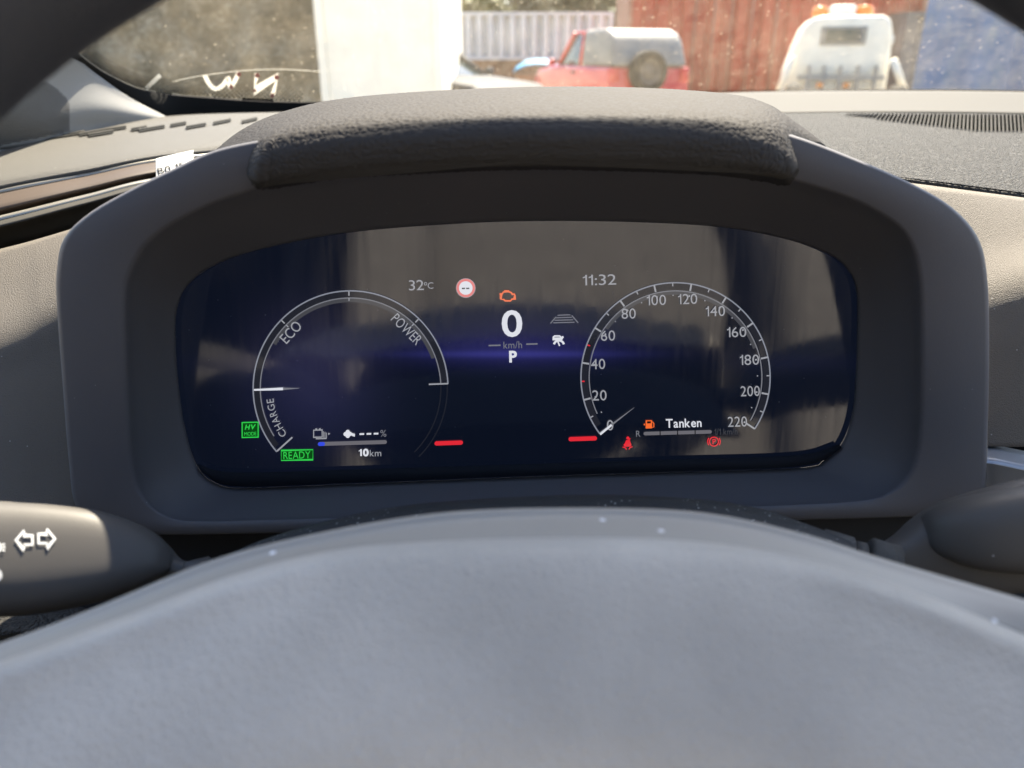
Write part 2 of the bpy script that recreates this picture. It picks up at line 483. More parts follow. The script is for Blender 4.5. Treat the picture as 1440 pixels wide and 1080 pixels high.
for k in range(NV):
    p = Vector(co[3 * k:3 * k + 3])
    q = p * 470
    q += noise.noise_vector(q * 0.5) * 0.55
    dd = noise.voronoi(q)[0]
    e = min(1.0, (dd[1] - dd[0]) / 0.45); e = e * e * (3 - 2 * e)
    h = sgn * (0.0026 + 0.00030 * e)
    co[3 * k] += no[3 * k] * h; co[3 * k + 1] += no[3 * k + 1] * h; co[3 * k + 2] += no[3 * k + 2] * h
pme.vertices.foreach_set('co', co)
if sgn < 0: pme.flip_normals()
bm = bmesh.new(); bm.from_mesh(pme)
bmesh.ops.holes_fill(bm, edges=[e for e in bm.edges if e.is_boundary], sides=0)
bm.to_mesh(pme); bm.free()
pme.polygons.foreach_set('use_smooth', [True] * len(pme.polygons))
pme.update()
pad = link('hood_pad', pme, M['pad'], cluster)

# ------------------------------------------------------------------ what the display shows
def flat(name, polys, mt, parent, h=0.0008):
    """polys: list of pixel outlines -> flat figures on the display plane"""
    bm = bmesh.new()
    for poly in polys:
        try: bm.faces.new([bm.verts.new(S(a, b, h)) for a, b in poly])
        except ValueError: pass
    me = bpy.data.meshes.new(name)
    bm.to_mesh(me); bm.free()
    s = sum(p.normal.dot(NRM) * p.area for p in me.polygons)
    for p in me.polygons:
        if p.normal.dot(NRM) < 0: p.flip()
    me.update()
    return link(name, me, mt, parent)
def stroke(pts, wd, closed=False):
    """quads along a pixel polyline; wd number or (start, end)"""
    out = []
    n = len(pts)
    L, Rr = [], []
    for i, p in enumerate(pts):
        a = pts[(i - 1) % n] if closed or i > 0 else p
        b = pts[(i + 1) % n] if closed or i < n - 1 else p
        dx, dy = b[0] - a[0], b[1] - a[1]
        q = math.hypot(dx, dy) or 1
        if 0 < i < n - 1 or closed:
            x1, y1 = p[0] - a[0], p[1] - a[1]; q1 = math.hypot(x1, y1) or 1
            c = max(0.5, (x1 * dx + y1 * dy) / (q1 * q))
        else: c = 1
        ww = (wd if not isinstance(wd, tuple) else wd[0] + (wd[1] - wd[0]) * i / (n - 1)) / 2 / c
        L.append((p[0] - dy / q * ww, p[1] + dx / q * ww)); Rr.append((p[0] + dy / q * ww, p[1] - dx / q * ww))
    for i in range(n if closed else n - 1):
        j = (i + 1) % n
        out.append([L[i], L[j], Rr[j], Rr[i]])
    return out
def arc(c, r, a0, a1, n=80):
    return [(c[0] + r * math.cos(R(a0 + (a1 - a0) * i / n)), c[1] - r * math.sin(R(a0 + (a1 - a0) * i / n))) for i in range(n + 1)]
def rect(x0, y0, x1, y1, tilt=-0.026):
    c = (x0 + x1) / 2
    return [(x, y + (x - c) * tilt) for x, y in ((x0, y0), (x1, y0), (x1, y1), (x0, y1))]
def disc(c, r, n=28): return [(c[0] + r * math.cos(2 * math.pi * i / n), c[1] + r * math.sin(2 * math.pi * i / n)) for i in range(n)]
def pill(x0, x1, y, r, tilt=-0.03):
    c = (x0 + x1) / 2
    p = [(x1 - r + r * math.cos(R(a)), y + r * math.sin(R(a))) for a in range(-90, 91, 18)] + [(x0 + r + r * math.cos(R(a)), y + r * math.sin(R(a))) for a in range(90, 271, 18)]
    return [(a, b + (a - c) * tilt) for a, b in p]
GLYPH = {}
def glyph(ch, bold, shear):
    """flat faces of one letter in em units; the figure 1 gets its flag"""
    key = (ch, bold, shear)
    if key in GLYPH: return GLYPH[key]
    if ch == ' ': g = ([(0, 0), (0.22, 0)], [])
    elif ch == '1':
        w_ = 0.085 + bold * 1.6
        g = ([(0.13, 0), (0.13 + w_, 0), (0.13 + w_, 0.69), (0.13, 0.69), (0.13, 0.60), (0.0, 0.545), (0.0, 0.46), (0.13, 0.515)], [(0, 1, 2, 3, 4, 7), (7, 4, 5, 6)])
    else:
        cu = bpy.data.curves.new('lettering', 'FONT')
        cu.body = ch
        cu.size = 1; cu.offset = bold; cu.shear = shear; cu.resolution_u = 4
        o = bpy.data.objects.new('lettering', cu)
        COL.objects.link(o)
        bpy.context.view_layer.update()
        me = bpy.data.meshes.new_from_object(o.evaluated_get(bpy.context.evaluated_depsgraph_get()))
        g = ([(p.co.x, p.co.y) for p in me.vertices], [tuple(p.vertices) for p in me.polygons])
        bpy.data.objects.remove(o); bpy.data.curves.remove(cu); bpy.data.meshes.remove(me)
    GLYPH[key] = g
    return g
def text_polys(s, u, v, hpx, angle=-1.5, wpx=None, bold=0.0, shear=0.0, gap=0.085):
    """flat letter faces in pixels, centred on (u, v), overall height hpx"""
    V, F, x = [], [], 0
    for ch in s:
        gv, gf = glyph(ch, bold, shear)
        a, b = min(p[0] for p in gv), max(p[0] for p in gv)
        k = len(V)
        V += [(p[0] - a + x, p[1]) for p in gv]
        F += [tuple(i + k for i in f) for f in gf]
        x += b - a + gap
    x0, x1 = min(p[0] for p in V), max(p[0] for p in V)
    y0, y1 = min(p[1] for p in V), max(p[1] for p in V)
    k = hpx / (y1 - y0)
    kx = wpx / (x1 - x0) if wpx else k
    c, s_ = math.cos(R(angle)), math.sin(R(angle))
    out = []
    for p in V:
        X, Y = (p[0] - (x0 + x1) / 2) * kx, -(p[1] - (y0 + y1) / 2) * k
        out.append((u + X * c - Y * s_, v + X * s_ + Y * c))
    return [[out[i] for i in f] for f in F]
E = {k: emit('display_' + k, c, s) for k, (c, s) in dict(
    white=((0.9, 0.92, 1.0), 0.80), grey=((0.78, 0.8, 0.88), 0.42), soft=((0.75, 0.77, 0.88), 0.24), dim=((0.65, 0.67, 0.78), 0.09),
    faint=((0.5, 0.55, 0.8), 0.03), green=((0.05, 1.0, 0.12), 0.62), darkgreen=((0.02, 0.5, 0.05), 0.13), red=((1.0, 0.03, 0.05), 0.75),
    orange=((1.0, 0.16, 0.03), 0.95), blue=((0.05, 0.10, 1.0), 0.75), pink=((1.0, 0.28, 0.28), 0.75), bar=((0.6, 0.58, 0.66), 0.24),
    amber=((1.0, 0.22, 0.10), 0.85), ring=((0.7, 0.75, 0.9), 0.33)).items()}

# power gauge
GC = (493, 546)
def ringpoly(c, r, wd, a0, a1, n=90): return stroke(arc(c, r, a0, a1, n), wd)
def ray_tick(c, r0, r1, a, wd):
    ca, sa = math.cos(R(a)), -math.sin(R(a))
    return stroke([(c[0] + ca * r0, c[1] + sa * r0), (c[0] + ca * r1, c[1] + sa * r1)], wd)
pg = flat('power_gauge', ringpoly(GC, 137, 1.9, 2.5, 220.7), E['ring'], cluster)
flat('inner_ring', ringpoly(GC, 127, 1.6, 2.5, 212), E['soft'], pg, 0.0007)
flat('ring_glow', ringpoly(GC, 124, 6, 20, 150), E['dim'], pg, 0.0005)
flat('ring_glow', ringpoly(GC, 132, 8, 4, 218), E['faint'], pg, 0.0004)
flat('faint_ring', ringpoly(GC, 136, 1.4, -45, 2) + ringpoly(GC, 127, 1.4, -45, 2), E['faint'], pg)
tk = []
for a in (135.5, 91, 45.5):
    flat('tick_mark', ray_tick(GC, 130, 136, a, 1.8), E['grey'], pg, 0.0009)
    flat('tick_mark', ray_tick(GC, 123, 127, a, 1.4), E['grey'], pg, 0.0009)
flat('end_mark', stroke([(603, 540.5), (630, 539.5)], 2), E['grey'], pg, 0.0009)
flat('end_mark', stroke([(389.5, 634.5), (411, 615)], 2.2), E['grey'], pg, 0.0009)
flat('needle', stroke([(357, 548.3), (378, 547.6), (398, 546.8)], (2.4, 3.8)), E['white'], pg, 0.0011)
flat('needle_tip', stroke([(398, 546.8), (421, 546)], (3.4, 0.6)), E['soft'], pg, 0.0011)
flat('lettering', text_polys('ECO', 409, 467, 15, -47, 33), E['grey'], pg, 0.001)
flat('lettering', text_polys('POWER', 572, 463, 14.5, 45, 51), E['grey'], pg, 0.001)
# CHARGE runs along the arc, letter by letter
cp = []
for ch, u, v, a, w_ in (('C', 397, 609.5, -123, 9), ('H', 391.8, 600.3, -119, 8), ('A', 387.3, 591.2, -114, 8.5), ('R', 384, 582.3, -110, 6.5), ('G', 381.5, 573.2, -104, 8.5), ('E', 380, 563.8, -99, 5.5)):
    cp += text_polys(ch, u, v, 10, a, w_)
flat('lettering', cp, E['grey'], pg, 0.001)

# speedometer
SC = (950, 530.5)
A0, A1 = 216.6, -33.1
sp_ = flat('speedometer', ringpoly(SC, 133, 1.9, A0, A1), E['ring'], cluster)
flat('inner_ring', ringpoly(SC, 121.5, 1.6, 205, -30), E['soft'], sp_, 0.0007)
flat('ring_glow', ringpoly(SC, 119, 6, 145, 20), E['dim'], sp_, 0.0005)
flat('ring_glow', ringpoly(SC, 128, 9, 212, -30), E['faint'], sp_, 0.0004)
tk, rd = [], []
for i in range(23):
    a = A0 + (A1 - A0) * i / 22
    if i in (3, 5): rd += ray_tick(SC, 128, 132, a, 1.8)
    elif i % 2 == 0: tk += ray_tick(SC, 123 if 0 < i < 22 else 118, 133, a, 2.4) + ray_tick(SC, 114.5, 117, a, 2.2)
    else: tk += ray_tick(SC, 128, 132, a, 1.6) + ray_tick(SC, 114.5, 116, a, 1.6)
flat('tick_marks', tk, E['grey'], sp_, 0.0009)
flat('red_tick', rd, E['red'], sp_, 0.0009)
nm = []
for s, u, v in (('0', 858, 598), ('20', 843, 556), ('40', 841, 512), ('60', 855, 472), ('80', 884, 441), ('100', 923, 422), ('120', 967, 420.5), ('140', 1006, 437.5), ('160', 1036, 467), ('180', 1054, 506), ('200', 1055, 550), ('220', 1037, 593)):
    nm += text_polys(s, u, v, 14.5, -1.5, {1: 9, 2: 20, 3: 27}[len(s)])
flat('numerals', nm, E['grey'], sp_, 0.001)
flat('needle', stroke([(844, 611), (860, 597.5)], (2.6, 3.0)), E['white'], sp_, 0.0012)
flat('needle_tip', stroke([(860, 597.5), (892, 573)], (2.6, 0.5)), E['soft'], sp_, 0.0012)

# readings
flat('temperature_reading', text_polys('32', 585.5, 401, 14.5, -1.5, 21) + text_polys('C', 605.5, 401.5, 9, -1.5, 8) + stroke(arc((598.5, 399), 1.9, 0, 330, 10), 1), E['grey'], cluster)
flat('clock', text_polys('11:32', 843, 393.5, 15, -1.5, 47), E['grey'], cluster)
sr = flat('speed_reading', text_polys('0', 720, 455, 38, -1.5, 29, 0.015), E['white'], cluster)
flat('unit', text_polys('km/h', 721, 485, 10, -1.5, 26) + stroke([(687, 486), (704, 485.5)], 2) + stroke([(740, 484), (756, 483.6)], 2), E['soft'], sr)
flat('gear_indicator', text_polys('P', 721.5, 501.5, 16.5, -1.5, 11, 0.035), E['white'], cluster)
tg = flat('speed_limit_sign', [disc((655, 405), 13.8)], E['pink'], cluster)
flat('rim_line', stroke(disc((655, 405), 13.4), 0.8, True), E['grey'], tg, 0.0010)
flat('sign_face', [disc((655, 405), 9.6)], E['white'], tg, 0.0012)
flat('dashes', [rect(649.5, 404.6, 654, 406.6), rect(655.5, 404.6, 660, 406.6)], E['dim'], tg, 0.0015)
# warning lights
eng = [(704.5, 413), (704.5, 421), (708, 421), (710.5, 423), (718, 423), (720, 420.5), (722.5, 420.5), (723.5, 421), (724, 415), (723, 413.5), (720.5, 414), (719, 411.5), (715, 410), (708, 410.5), (706.5, 413)]
o = flat('warning_light', stroke(eng, 2.2, True) + stroke([(709, 409), (716, 409)], 2) + stroke([(703.6, 412), (703.6, 420)], 1.8), E['amber'], cluster)
o['label'] = 'orange engine outline warning light'
ln = []
for k, (y, hw) in enumerate(((443, 9), (446.5, 11), (450, 13), (453.5, 15))): ln += stroke([(793 - hw, y + 0.4), (793 + hw, y - 0.4)], 1.5)
flat('lane_symbol', ln + stroke([(774, 455), (782, 445.5)], 1.6) + stroke([(813, 454), (804, 443.5)], 1.6), E['soft'], cluster)
cc = stroke([(777.5, 474.5), (780, 472.5), (787, 472.5), (789.5, 474.5)], 2) + [rect(777, 474.5, 790, 478.5)] + stroke([(792, 473), (789, 478)], 2.6) + stroke(arc((786, 486), 7.2, 15, 165, 14), 3) + stroke([(784, 479), (787, 486.5)], 2)
flat('cruise_symbol', cc, E['white'], cluster)
gb = flat('warning_light', [rect(340.5, 594, 363, 615)], E['darkgreen'], cluster, 0.0006)
gb['label'] = 'small square green mode lamp'
flat('outline', stroke(rect(340.5, 594, 363, 615), 1.5, True), E['green'], gb)
flat('lettering', text_polys('HV', 352, 600.5, 7, -2, 16, 0.03, 0.25) + text_polys('MODE', 352, 610, 5, -2, 17), E['green'], gb, 0.001)
gr = flat('warning_light', [rect(395.5, 633, 440, 647)], E['darkgreen'], cluster, 0.0006)
gr['label'] = 'wide green ready lamp'
flat('outline', stroke(rect(395.5, 633, 440, 647), 1.3, True), E['green'], gr)
flat('lettering', text_polys('READY', 417.5, 640, 10, -1.8, 38), E['green'], gr, 0.001)
bt = stroke([(441, 605), (441, 615), (453, 614.6), (453, 604.6)], 1.4, True) + stroke([(443.5, 603.5), (446, 603.5)], 2) + stroke([(448.5, 603.3), (451, 603.3)], 2)
for k in range(3): bt += stroke([(455 + k * 2, 606.5 + k), (455 + k * 2, 615.5 + k * 0.6)], 1)
bt += stroke([(444, 617), (459, 616.6)], 1.6) + [[(461.5, 608.5), (464.5, 610), (461.5, 611.8)]]
bg_ = flat('battery_gauge', [pill(447, 544, 623, 2.7)], E['bar'], cluster)
flat('battery_symbol', bt, E['grey'], bg_)
flat('charge_level', [pill(447, 457, 624.4, 2.7)], E['blue'], bg_, 0.0012)
flat('leaf_symbol', [disc((489, 607.5), 3), disc((489, 613), 3), disc((486, 610.5), 3), disc((492, 610.2), 3), rect(494.5, 609.5, 499, 613.5, 0.3)], E['white'], bg_)
flat('percent_reading', [rect(505.5, 609.3, 512, 611.6), rect(515.5, 609, 522, 611.3), rect(525.5, 608.7, 532, 611)], E['white'], bg_)
flat('percent_sign', text_polys('%', 539, 609.5, 9.5, -1.5, 8.5), E['soft'], bg_)
flat('range_reading', text_polys('10', 511.5, 636.5, 11, -1.5, 14, 0.04), E['white'], bg_)
flat('range_unit', text_polys('km', 528, 637.2, 9, -1.5, 16), E['grey'], bg_)
flat('red_dash', [pill(611, 651, 623, 3, -0.035)], E['red'], cluster)
flat('red_dash', [pill(799.5, 839.5, 617, 3, -0.035)], E['red'], cluster)
fg = flat('fuel_gauge', [pill(905, 1001, 608.5, 2.5, -0.028)], E['bar'], cluster)
flat('divider', [rect(927.6, 605, 929, 612), rect(952.2, 605, 953.6, 612), rect(976.8, 604, 978.2, 611)], M['black'], fg, 0.0014)
pump = [rect(908, 591, 917, 602.5)] + stroke([(917.5, 593), (919.5, 595.5), (919.5, 600.5), (917.5, 601)], 1.2) + [[(904.8, 597), (907, 595.4), (907, 598.6)]]
flat('pump_symbol', pump, E['orange'], fg)
flat('pump_window', [rect(909.8, 592.4, 915.2, 595.4)], M['black'], fg, 0.0014)
flat('refuel_message', text_polys('Tanken', 961.5, 595, 12.5, -1.5, 50, 0.012), E['white'], fg)
flat('reserve_mark', text_polys('R', 897.5, 610, 8.5, -1.5, 6), E['soft'], fg)
flat('full_mark', text_polys('1/1 km/h', 1021, 607, 9, -1.5, 32), E['dim'], fg)
belt = [disc((883, 616), 2.2, 12), [(880.5, 619), (885.5, 618.5), (888, 626), (887, 628), (878, 628.4), (877.5, 626)]] + stroke([(886.5, 616.5), (877, 626)], 1.3) + stroke([(875.5, 628.5), (880, 630), (881, 632.5)], 1.4) + stroke([(889.5, 628), (885.5, 629.8), (884.5, 632)], 1.4)
o = flat('warning_light', belt, E['red'], cluster); o['label'] = 'red seat belt figure warning light'
pk = stroke(arc((1004, 621), 6.3, 0, 360, 30), 1.5) + stroke(arc((1004, 621), 8.8, 35, -35, 10), 1.4) + stroke(arc((1004, 621), 8.8, 145, 215, 10), 1.4) + text_polys('P', 1004.2, 621, 7.5, -1.5, 4.6, 0.02)
o = flat('warning_light', pk, E['red'], cluster); o['label'] = 'red encircled P parking brake light'

# ------------------------------------------------------------------ dashboard
dash = empty('dashboard', P(300, 900, 0.5), 'sunlit grained grey dashboard running under the windscreen around the cluster', 'dashboard')
def sheet(name, rows, mt, parent, nu=60, nv=6, th=0.003, linear=False):
    o = link(name, sheet_mesh(name, rows, nu, nv, linear), mt, parent)
    if th: solid(o, th)
    return o
# left: top deck with its rolled lip
sheet('top_deck', [
 [(-220,236,.60),(-80,216,.64),(0,202,.67),(120,184,.73),(240,163,.82),(430,157,.90),(560,156,.93)],
 [(-220,262,.54),(-80,238,.56),(0,224,.58),(120,205,.62),(240,184,.68),(430,166,.76),(560,164,.80)],
 [(-220,280,.510),(-80,256,.520),(0,239,.530),(120,220,.550),(240,201,.585),(430,180,.655),(560,178,.685)],
 [(-220,294,.485),(-80,270,.493),(0,251,.503),(120,231,.523),(240,210,.557),(430,192,.63),(560,190,.66)],
 [(-220,306,.478),(-80,282,.486),(0,262,.496),(120,239,.516),(240,217,.550),(430,204,.625),(560,202,.655)]], M['dash'], dash, 90, 6)
sheet('bright_edge', [
 [(-220,312,.482),(0,265,.498),(120,242,.520),(240,220,.552),(430,206,.63)],
 [(-220,315.5,.478),(0,268,.494),(120,244.5,.516),(240,222,.548),(430,208,.626)]], M['bright_trim'], dash, 50, 1)
trim = sheet('trim_strip', [
 [(-220,316,.482),(0,268.5,.498),(120,245,.520),(240,222.5,.552),(430,208,.632)],
 [(-220,342,.462),(0,291,.477),(120,263,.499),(240,238,.531),(430,224,.611)],
 [(-220,354,.468),(0,303,.483),(120,273,.505),(240,247,.537),(430,234,.617)]], M['brown'], dash, 50, 4)
sheet('bright_edge', [
 [(-220,354,.456),(0,303,.471),(120,273.5,.493),(240,247,.525),(430,236,.605)],
 [(-220,358,.452),(0,307,.467),(120,277,.489),(240,250,.521),(430,239,.601)]], M['bright_trim'], dash, 50, 1)
sheet('lower_strip', [
 [(-220,358,.454),(0,307,.469),(120,277,.491),(240,250,.523),(430,239,.603)],
 [(-220,371,.446),(0,319,.461),(120,287,.483),(240,259,.515),(430,247,.595)],
 [(-220,374,.460),(0,322,.475),(120,290,.497),(240,262,.529),(430,250,.609)],
 [(-220,402,.476),(0,351,.491),(120,317,.513),(240,287,.545),(430,274,.625)]], M['dash_smooth'], dash, 50, 3, linear=True)
sheet('side_panel', [
 [(-220,402.0,0.4529),(0,350.0,0.4550),(60,334.0,0.4569),(100,322.0,0.4582),(130,313.0,0.4592),(160,304.0,0.4601)],
 [(-220,478.2,0.4254),(0,410.0,0.4275),(60,381.5,0.4294),(100,362.9,0.4307),(130,354.2,0.4317),(160,345.5,0.4326)],
 [(-220,543.3,0.4009),(0,470.0,0.4030),(60,439.3,0.4049),(100,419.3,0.4062),(124,410.0,0.4072),(148,400.7,0.4081)],
 [(-220,585.0,0.3959),(0,530.0,0.3980),(60,507.0,0.3999),(100,492.0,0.4012),(118,485.0,0.4022),(136,478.0,0.4031)],
 [(-220,626.7,0.3919),(0,590.0,0.3940),(60,574.7,0.3959),(100,564.7,0.3972),(112,560.0,0.3982),(124,555.3,0.3991)],
 [(-220,668.3,0.3889),(0,650.0,0.3910),(60,642.3,0.3929),(100,637.3,0.3942),(109,635.0,0.3952),(118,632.7,0.3961)],
 [(-220,760.0,0.3849),(0,760.0,0.3870),(60,760.0,0.3889),(100,760.0,0.3902),(109,760.0,0.3912),(118,760.0,0.3921)]], M['dash_face'], dash, 70, 8)
sheet('knee_pad', [
 [(-200,880,.40),(-80,870,.40),(0,862,.40),(60,856,.40),(100,853,.40),(125,857,.40),(150,880,.40)],
 [(-200,878,.37),(-80,868,.37),(0,862,.37),(60,857,.37),(98,855,.37),(122,861,.37),(146,884,.37)],
 [(-200,895,.35),(-80,886,.35),(0,878,.35),(60,872,.35),(95,870,.35),(118,874,.35),(140,890,.35)],
 [(-200,915,.345),(-80,904,.345),(0,896,.345),(60,888,.345),(95,886,.345),(116,888,.345),(135,896,.345)],
 [(-200,940,.36),(-80,925,.36),(0,912,.36),(60,900,.36),(95,896,.36),(116,898,.36),(132,904,.36)]], M['dash_leather'], dash, 50, 5)
sheet('lower_cowl', [  # black sheet that stands in for the shade under the cluster
 [(-220,700,.42),(100,700,.42),(700,700,.42),(1300,690,.42),(1700,690,.42)],
 [(-220,800,.43),(100,800,.43),(700,800,.43),(1300,790,.43),(1700,790,.43)],
 [(-220,1300,.40),(100,1300,.40),(700,1300,.40),(1300,1300,.40),(1700,1300,.40)]], M['black'], dash, 30, 4)
# right: deck in front of the glass, grained pad, front panel
sheet('defroster_panel', [
 [(560,150,.98),(800,140,1.0),(1000,131,1.0),(1200,127.5,1.0),(1440,129,.97),(1750,140,.90)],
 [(560,158,.86),(800,150,.88),(1000,147,.88),(1200,144,.88),(1440,146,.86),(1750,158,.80)],
 [(560,166,.76),(800,162,.77),(1000,161,.78),(1200,158,.78),(1440,160,.76),(1750,172,.72)]], M['dash_smooth'], dash, 60, 5)
deck = sheet('grained_deck', [
 [(1000,160,.785),(1110,159,.785),(1200,157.5,.785),(1310,158,.78),(1440,160,.765),(1750,172,.725)],
 [(1000,178,.68),(1110,174,.69),(1200,174,.69),(1310,178,.68),(1440,184,.665),(1750,204,.64)],
 [(1000,198,.58),(1110,196,.59),(1200,200,.58),(1310,210,.565),(1440,222,.55),(1750,250,.53)],
 [(1000,222,.50),(1110,224,.50),(1200,234,.49),(1310,248,.48),(1440,264,.47),(1750,300,.46)],
 [(1000,236,.485),(1110,238,.484),(1200,247,.478),(1310,259,.468),(1440,276,.458),(1750,314,.448)],
 [(1000,242,.49),(1110,244,.49),(1200,252,.484),(1310,263,.474),(1440,280,.464),(1750,318,.454)]], M['dash_leather'], dash, 70, 8)
sheet('front_panel', [
 [(1225,250.1,0.4703),(1255,253.9,0.4677),(1295,259.1,0.4641),(1345,265.6,0.4596),(1405,273.4,0.4541),(1485,283.9,0.4470),(1585,296.9,0.4380)],
 [(1318,344.3,0.4345),(1348,342.5,0.4318),(1388,340.1,0.4282),(1438,337.1,0.4237),(1498,333.5,0.4183),(1578,328.7,0.4111),(1678,322.7,0.4021)],
 [(1350,417.2,0.4051),(1380,408.8,0.4024),(1420,397.6,0.3988),(1470,383.6,0.3943),(1530,366.8,0.3889),(1610,344.4,0.3817),(1710,316.4,0.3727)],
 [(1354,473.9,0.3987),(1384,467.3,0.3960),(1424,458.5,0.3924),(1474,447.5,0.3879),(1534,434.3,0.3825),(1614,416.7,0.3753),(1714,394.7,0.3663)],
 [(1356,522.1,0.3966),(1386,518.5,0.3939),(1426,513.7,0.3903),(1476,507.7,0.3858),(1536,500.5,0.3804),(1616,490.9,0.3732),(1716,478.9,0.3642)],
 [(1358,574.1,0.3944),(1388,572.6,0.3917),(1428,570.6,0.3881),(1478,568.1,0.3836),(1538,565.1,0.3782),(1618,561.1,0.3710),(1718,556.1,0.3620)],
 [(1360,628.0,0.3922),(1390,628.0,0.3895),(1430,628.0,0.3859),(1480,628.0,0.3814),(1540,628.0,0.3760),(1620,628.0,0.3688),(1720,628.0,0.3598)]], M['dash_face'], dash, 60, 8)
sheet('console_trim', [
 [(1372,622,.395),(1388,624,.394),(1440,634,.39),(1700,690,.38)],
 [(1372,649,.380),(1388,651,.379),(1440,661,.375),(1700,720,.365)],
 [(1372,652,.381),(1388,654,.380),(1440,664,.376),(1700,724,.366)],
 [(1372,720,.400),(1388,720,.399),(1440,730,.395),(1700,790,.385)]], M['silver'], dash, 30, 3, linear=True)
# demister slots let into the deck
def bvh_of(o, extra=0):
    me = o.data
    loc = Vector((0, 0, 0)); q = o
    mw = Matrix.Identity(4); chain = []
    while q is not None:
        chain.append(q.matrix_basis.copy() if q.parent is None else q.matrix_local.copy()); q = q.parent
    for m in reversed(chain): mw = mw @ m
    return BVHTree.FromPolygons([mw @ v.co for v in me.vertices], [tuple(p.vertices) for p in me.polygons])
def drape(name, polys, bvh, mt, parent, lift=0.0006, th=0.0):
    """pixel outlines laid on a real surface, lifted a little along its normal"""
    bm = bmesh.new()
    for poly in polys:
        vs = []
        for a, b in poly:
            r = ray(a, b).normalized()
            hit, nn, i, d = bvh.ray_cast(CAM, r)
            if hit is None: vs = []; break
            if nn.dot(r) > 0: nn = -nn
            vs.append(bm.verts.new(hit + nn * lift))
        if len(vs) > 2:
            try: bm.faces.new(vs)
            except ValueError: pass
    bmesh.ops.recalc_face_normals(bm, faces=bm.faces[:])
    me = bpy.data.meshes.new(name); bm.to_mesh(me); bm.free()
    for p in me.polygons:
        if p.normal.dot(CAM - p.center) < 0: p.flip()
    me.update()
    o = link(name, me, mt, parent)
    if th: solid(o, th)
    return o
bpy.context.view_layer.update()
bv_deck = bvh_of(deck)
slots = []
for i in range(64):
    t = i / 63
    u = 1195 + 340 * t
    y0 = 161 + 0.5 * t * 6 - 0.0
    h = 3 + 20 * min(1, t * 1.9)
    sl = -8 + 14 * t
    if t < 0.12: h *= 0.8
    slots.append([(u, y0), (u + 2.9, y0), (u + 2.9 + sl, y0 + h), (u + sl, y0 + h)])
drape('demister_slots', slots, bv_deck, M['void'], dash, 0.0012)

# slots of the side vent on the left deck
bv_left = bvh_of(next(o for o in dash.children if o.name.startswith('top_deck')))
rnd = random.Random(3)
vl, vd = [], []
for (a, b, c, d_) in ((28,200,120,186),(112,190,150,183),(125,191,160,185),(150,183,178,179),(185,183,207,179),(196,184,232,178),(240,177,262,173),(262,180,290,175),(300,174,325,169),(340,172,362,167)):
    vd.append([(a, b + 1.5), (c, d_ + 1.5), (c, d_ + 3.2), (a, b + 3.2)])
    vl.append([(a, b), (c, d_), (c, d_ + 1.5), (a, b + 1.5)])
drape('vent_rib', vl, bv_left, M['dash_smooth'], dash, 0.0022, 0.002)
drape('vent_slots', vd, bv_left, mat('vent_grey', (0.03, 0.03, 0.028), 0.9, 0.1), dash, 0.0012)

# paper label stuck on the bronze strip
bv_trim = bvh_of(trim)
label_o = link('paper_label', sheet_mesh('paper_label', [[(219,223,.520),(245,217,.532),(272,211,.545)],[(219,229,.517),(245,223,.529),(272,217,.542)],[(220,256,.508),(246,250,.520),(273,242,.533)]], 14, 4), mat('paper', (0.5, 0.5, 0.49), 0.8, 0.2))
solid(label_o, 0.0006)
tag(label_o, 'small white paper label with printed code stuck on the bronze trim strip', 'label')
drape('lettering', text_polys('B0 15', 240, 237.5, 9, -14, 38), bvh_of(label_o), mat('label_ink', (0.02, 0.02, 0.02), 0.9, 0.1), label_o, 0.0006)

# ------------------------------------------------------------------ steering wheel
RC = P(805, 1045, 0.150)
wheel = empty('steering_wheel', RC, 'dark steering wheel with pale grey airbag hub filling the foreground', 'steering wheel')
TW = R(24)
WN = Vector((0, -math.cos(TW), math.sin(TW)))
WX, WZ = Vector((1, 0, 0)), Vector((0, math.sin(TW), math.cos(TW)))
rr = []
for i in range(96):
    a = 2 * math.pi * i / 96
    c = RC + (WX * math.cos(a) + WZ * math.sin(a)) * 0.1885
    o1 = WX * math.cos(a) + WZ * math.sin(a)
    rr.append([c + o1 * math.cos(b) * 0.0165 + WN * math.sin(b) * 0.019 for b in [2 * math.pi * k / 20 for k in range(20)]])
rr.append(rr[0])
me = grid_mesh('rim', rr, True)
bm = bmesh.new(); bm.from_mesh(me); bmesh.ops.remove_doubles(bm, verts=bm.verts[:], dist=1e-6); bmesh.ops.recalc_face_normals(bm, faces=bm.faces[:]); bm.to_mesh(me); bm.free()
me.polygons.foreach_set('use_smooth', [True] * len(me.polygons))
link('rim', me, M['rim'], wheel)
SH = [
 [(-520,1120,.175),(-260,1000,.190),(0,915,.215),(130,868,.225),(300,800,.235),(450,762,.24),(620,737,.245),(800,729,.245),(980,734,.245),(1120,762,.24),(1250,802,.23),(1440,855,.215),(1640,1180,.20),(1900,1500,.18)],
 [(-520,1108,.168),(-260,988,.180),(0,904,.198),(130,856,.204),(300,787,.210),(450,749,.214),(620,721,.216),(800,714,.217),(980,720,.216),(1120,748,.212),(1250,788,.208),(1440,843,.198),(1640,1170,.188),(1900,1490,.172)],
 [(-520,1118,.163),(-260,1000,.175),(0,917,.191),(130,870,.198),(300,803,.204),(450,764,.208),(620,737,.210),(800,729,.211),(980,735,.210),(1120,762,.206),(1250,802,.202),(1440,857,.192),(1640,1180,.180),(1900,1500,.168)],
 [(-520,1140,.158),(-260,1022,.170),(0,938,.181),(130,890,.187),(300,824,.192),(450,781,.196),(620,763,.197),(800,757,.197),(960,762,.197),(1110,784,.196),(1250,825,.193),(1440,892,.187),(1640,1220,.178),(1900,1530,.164)]]
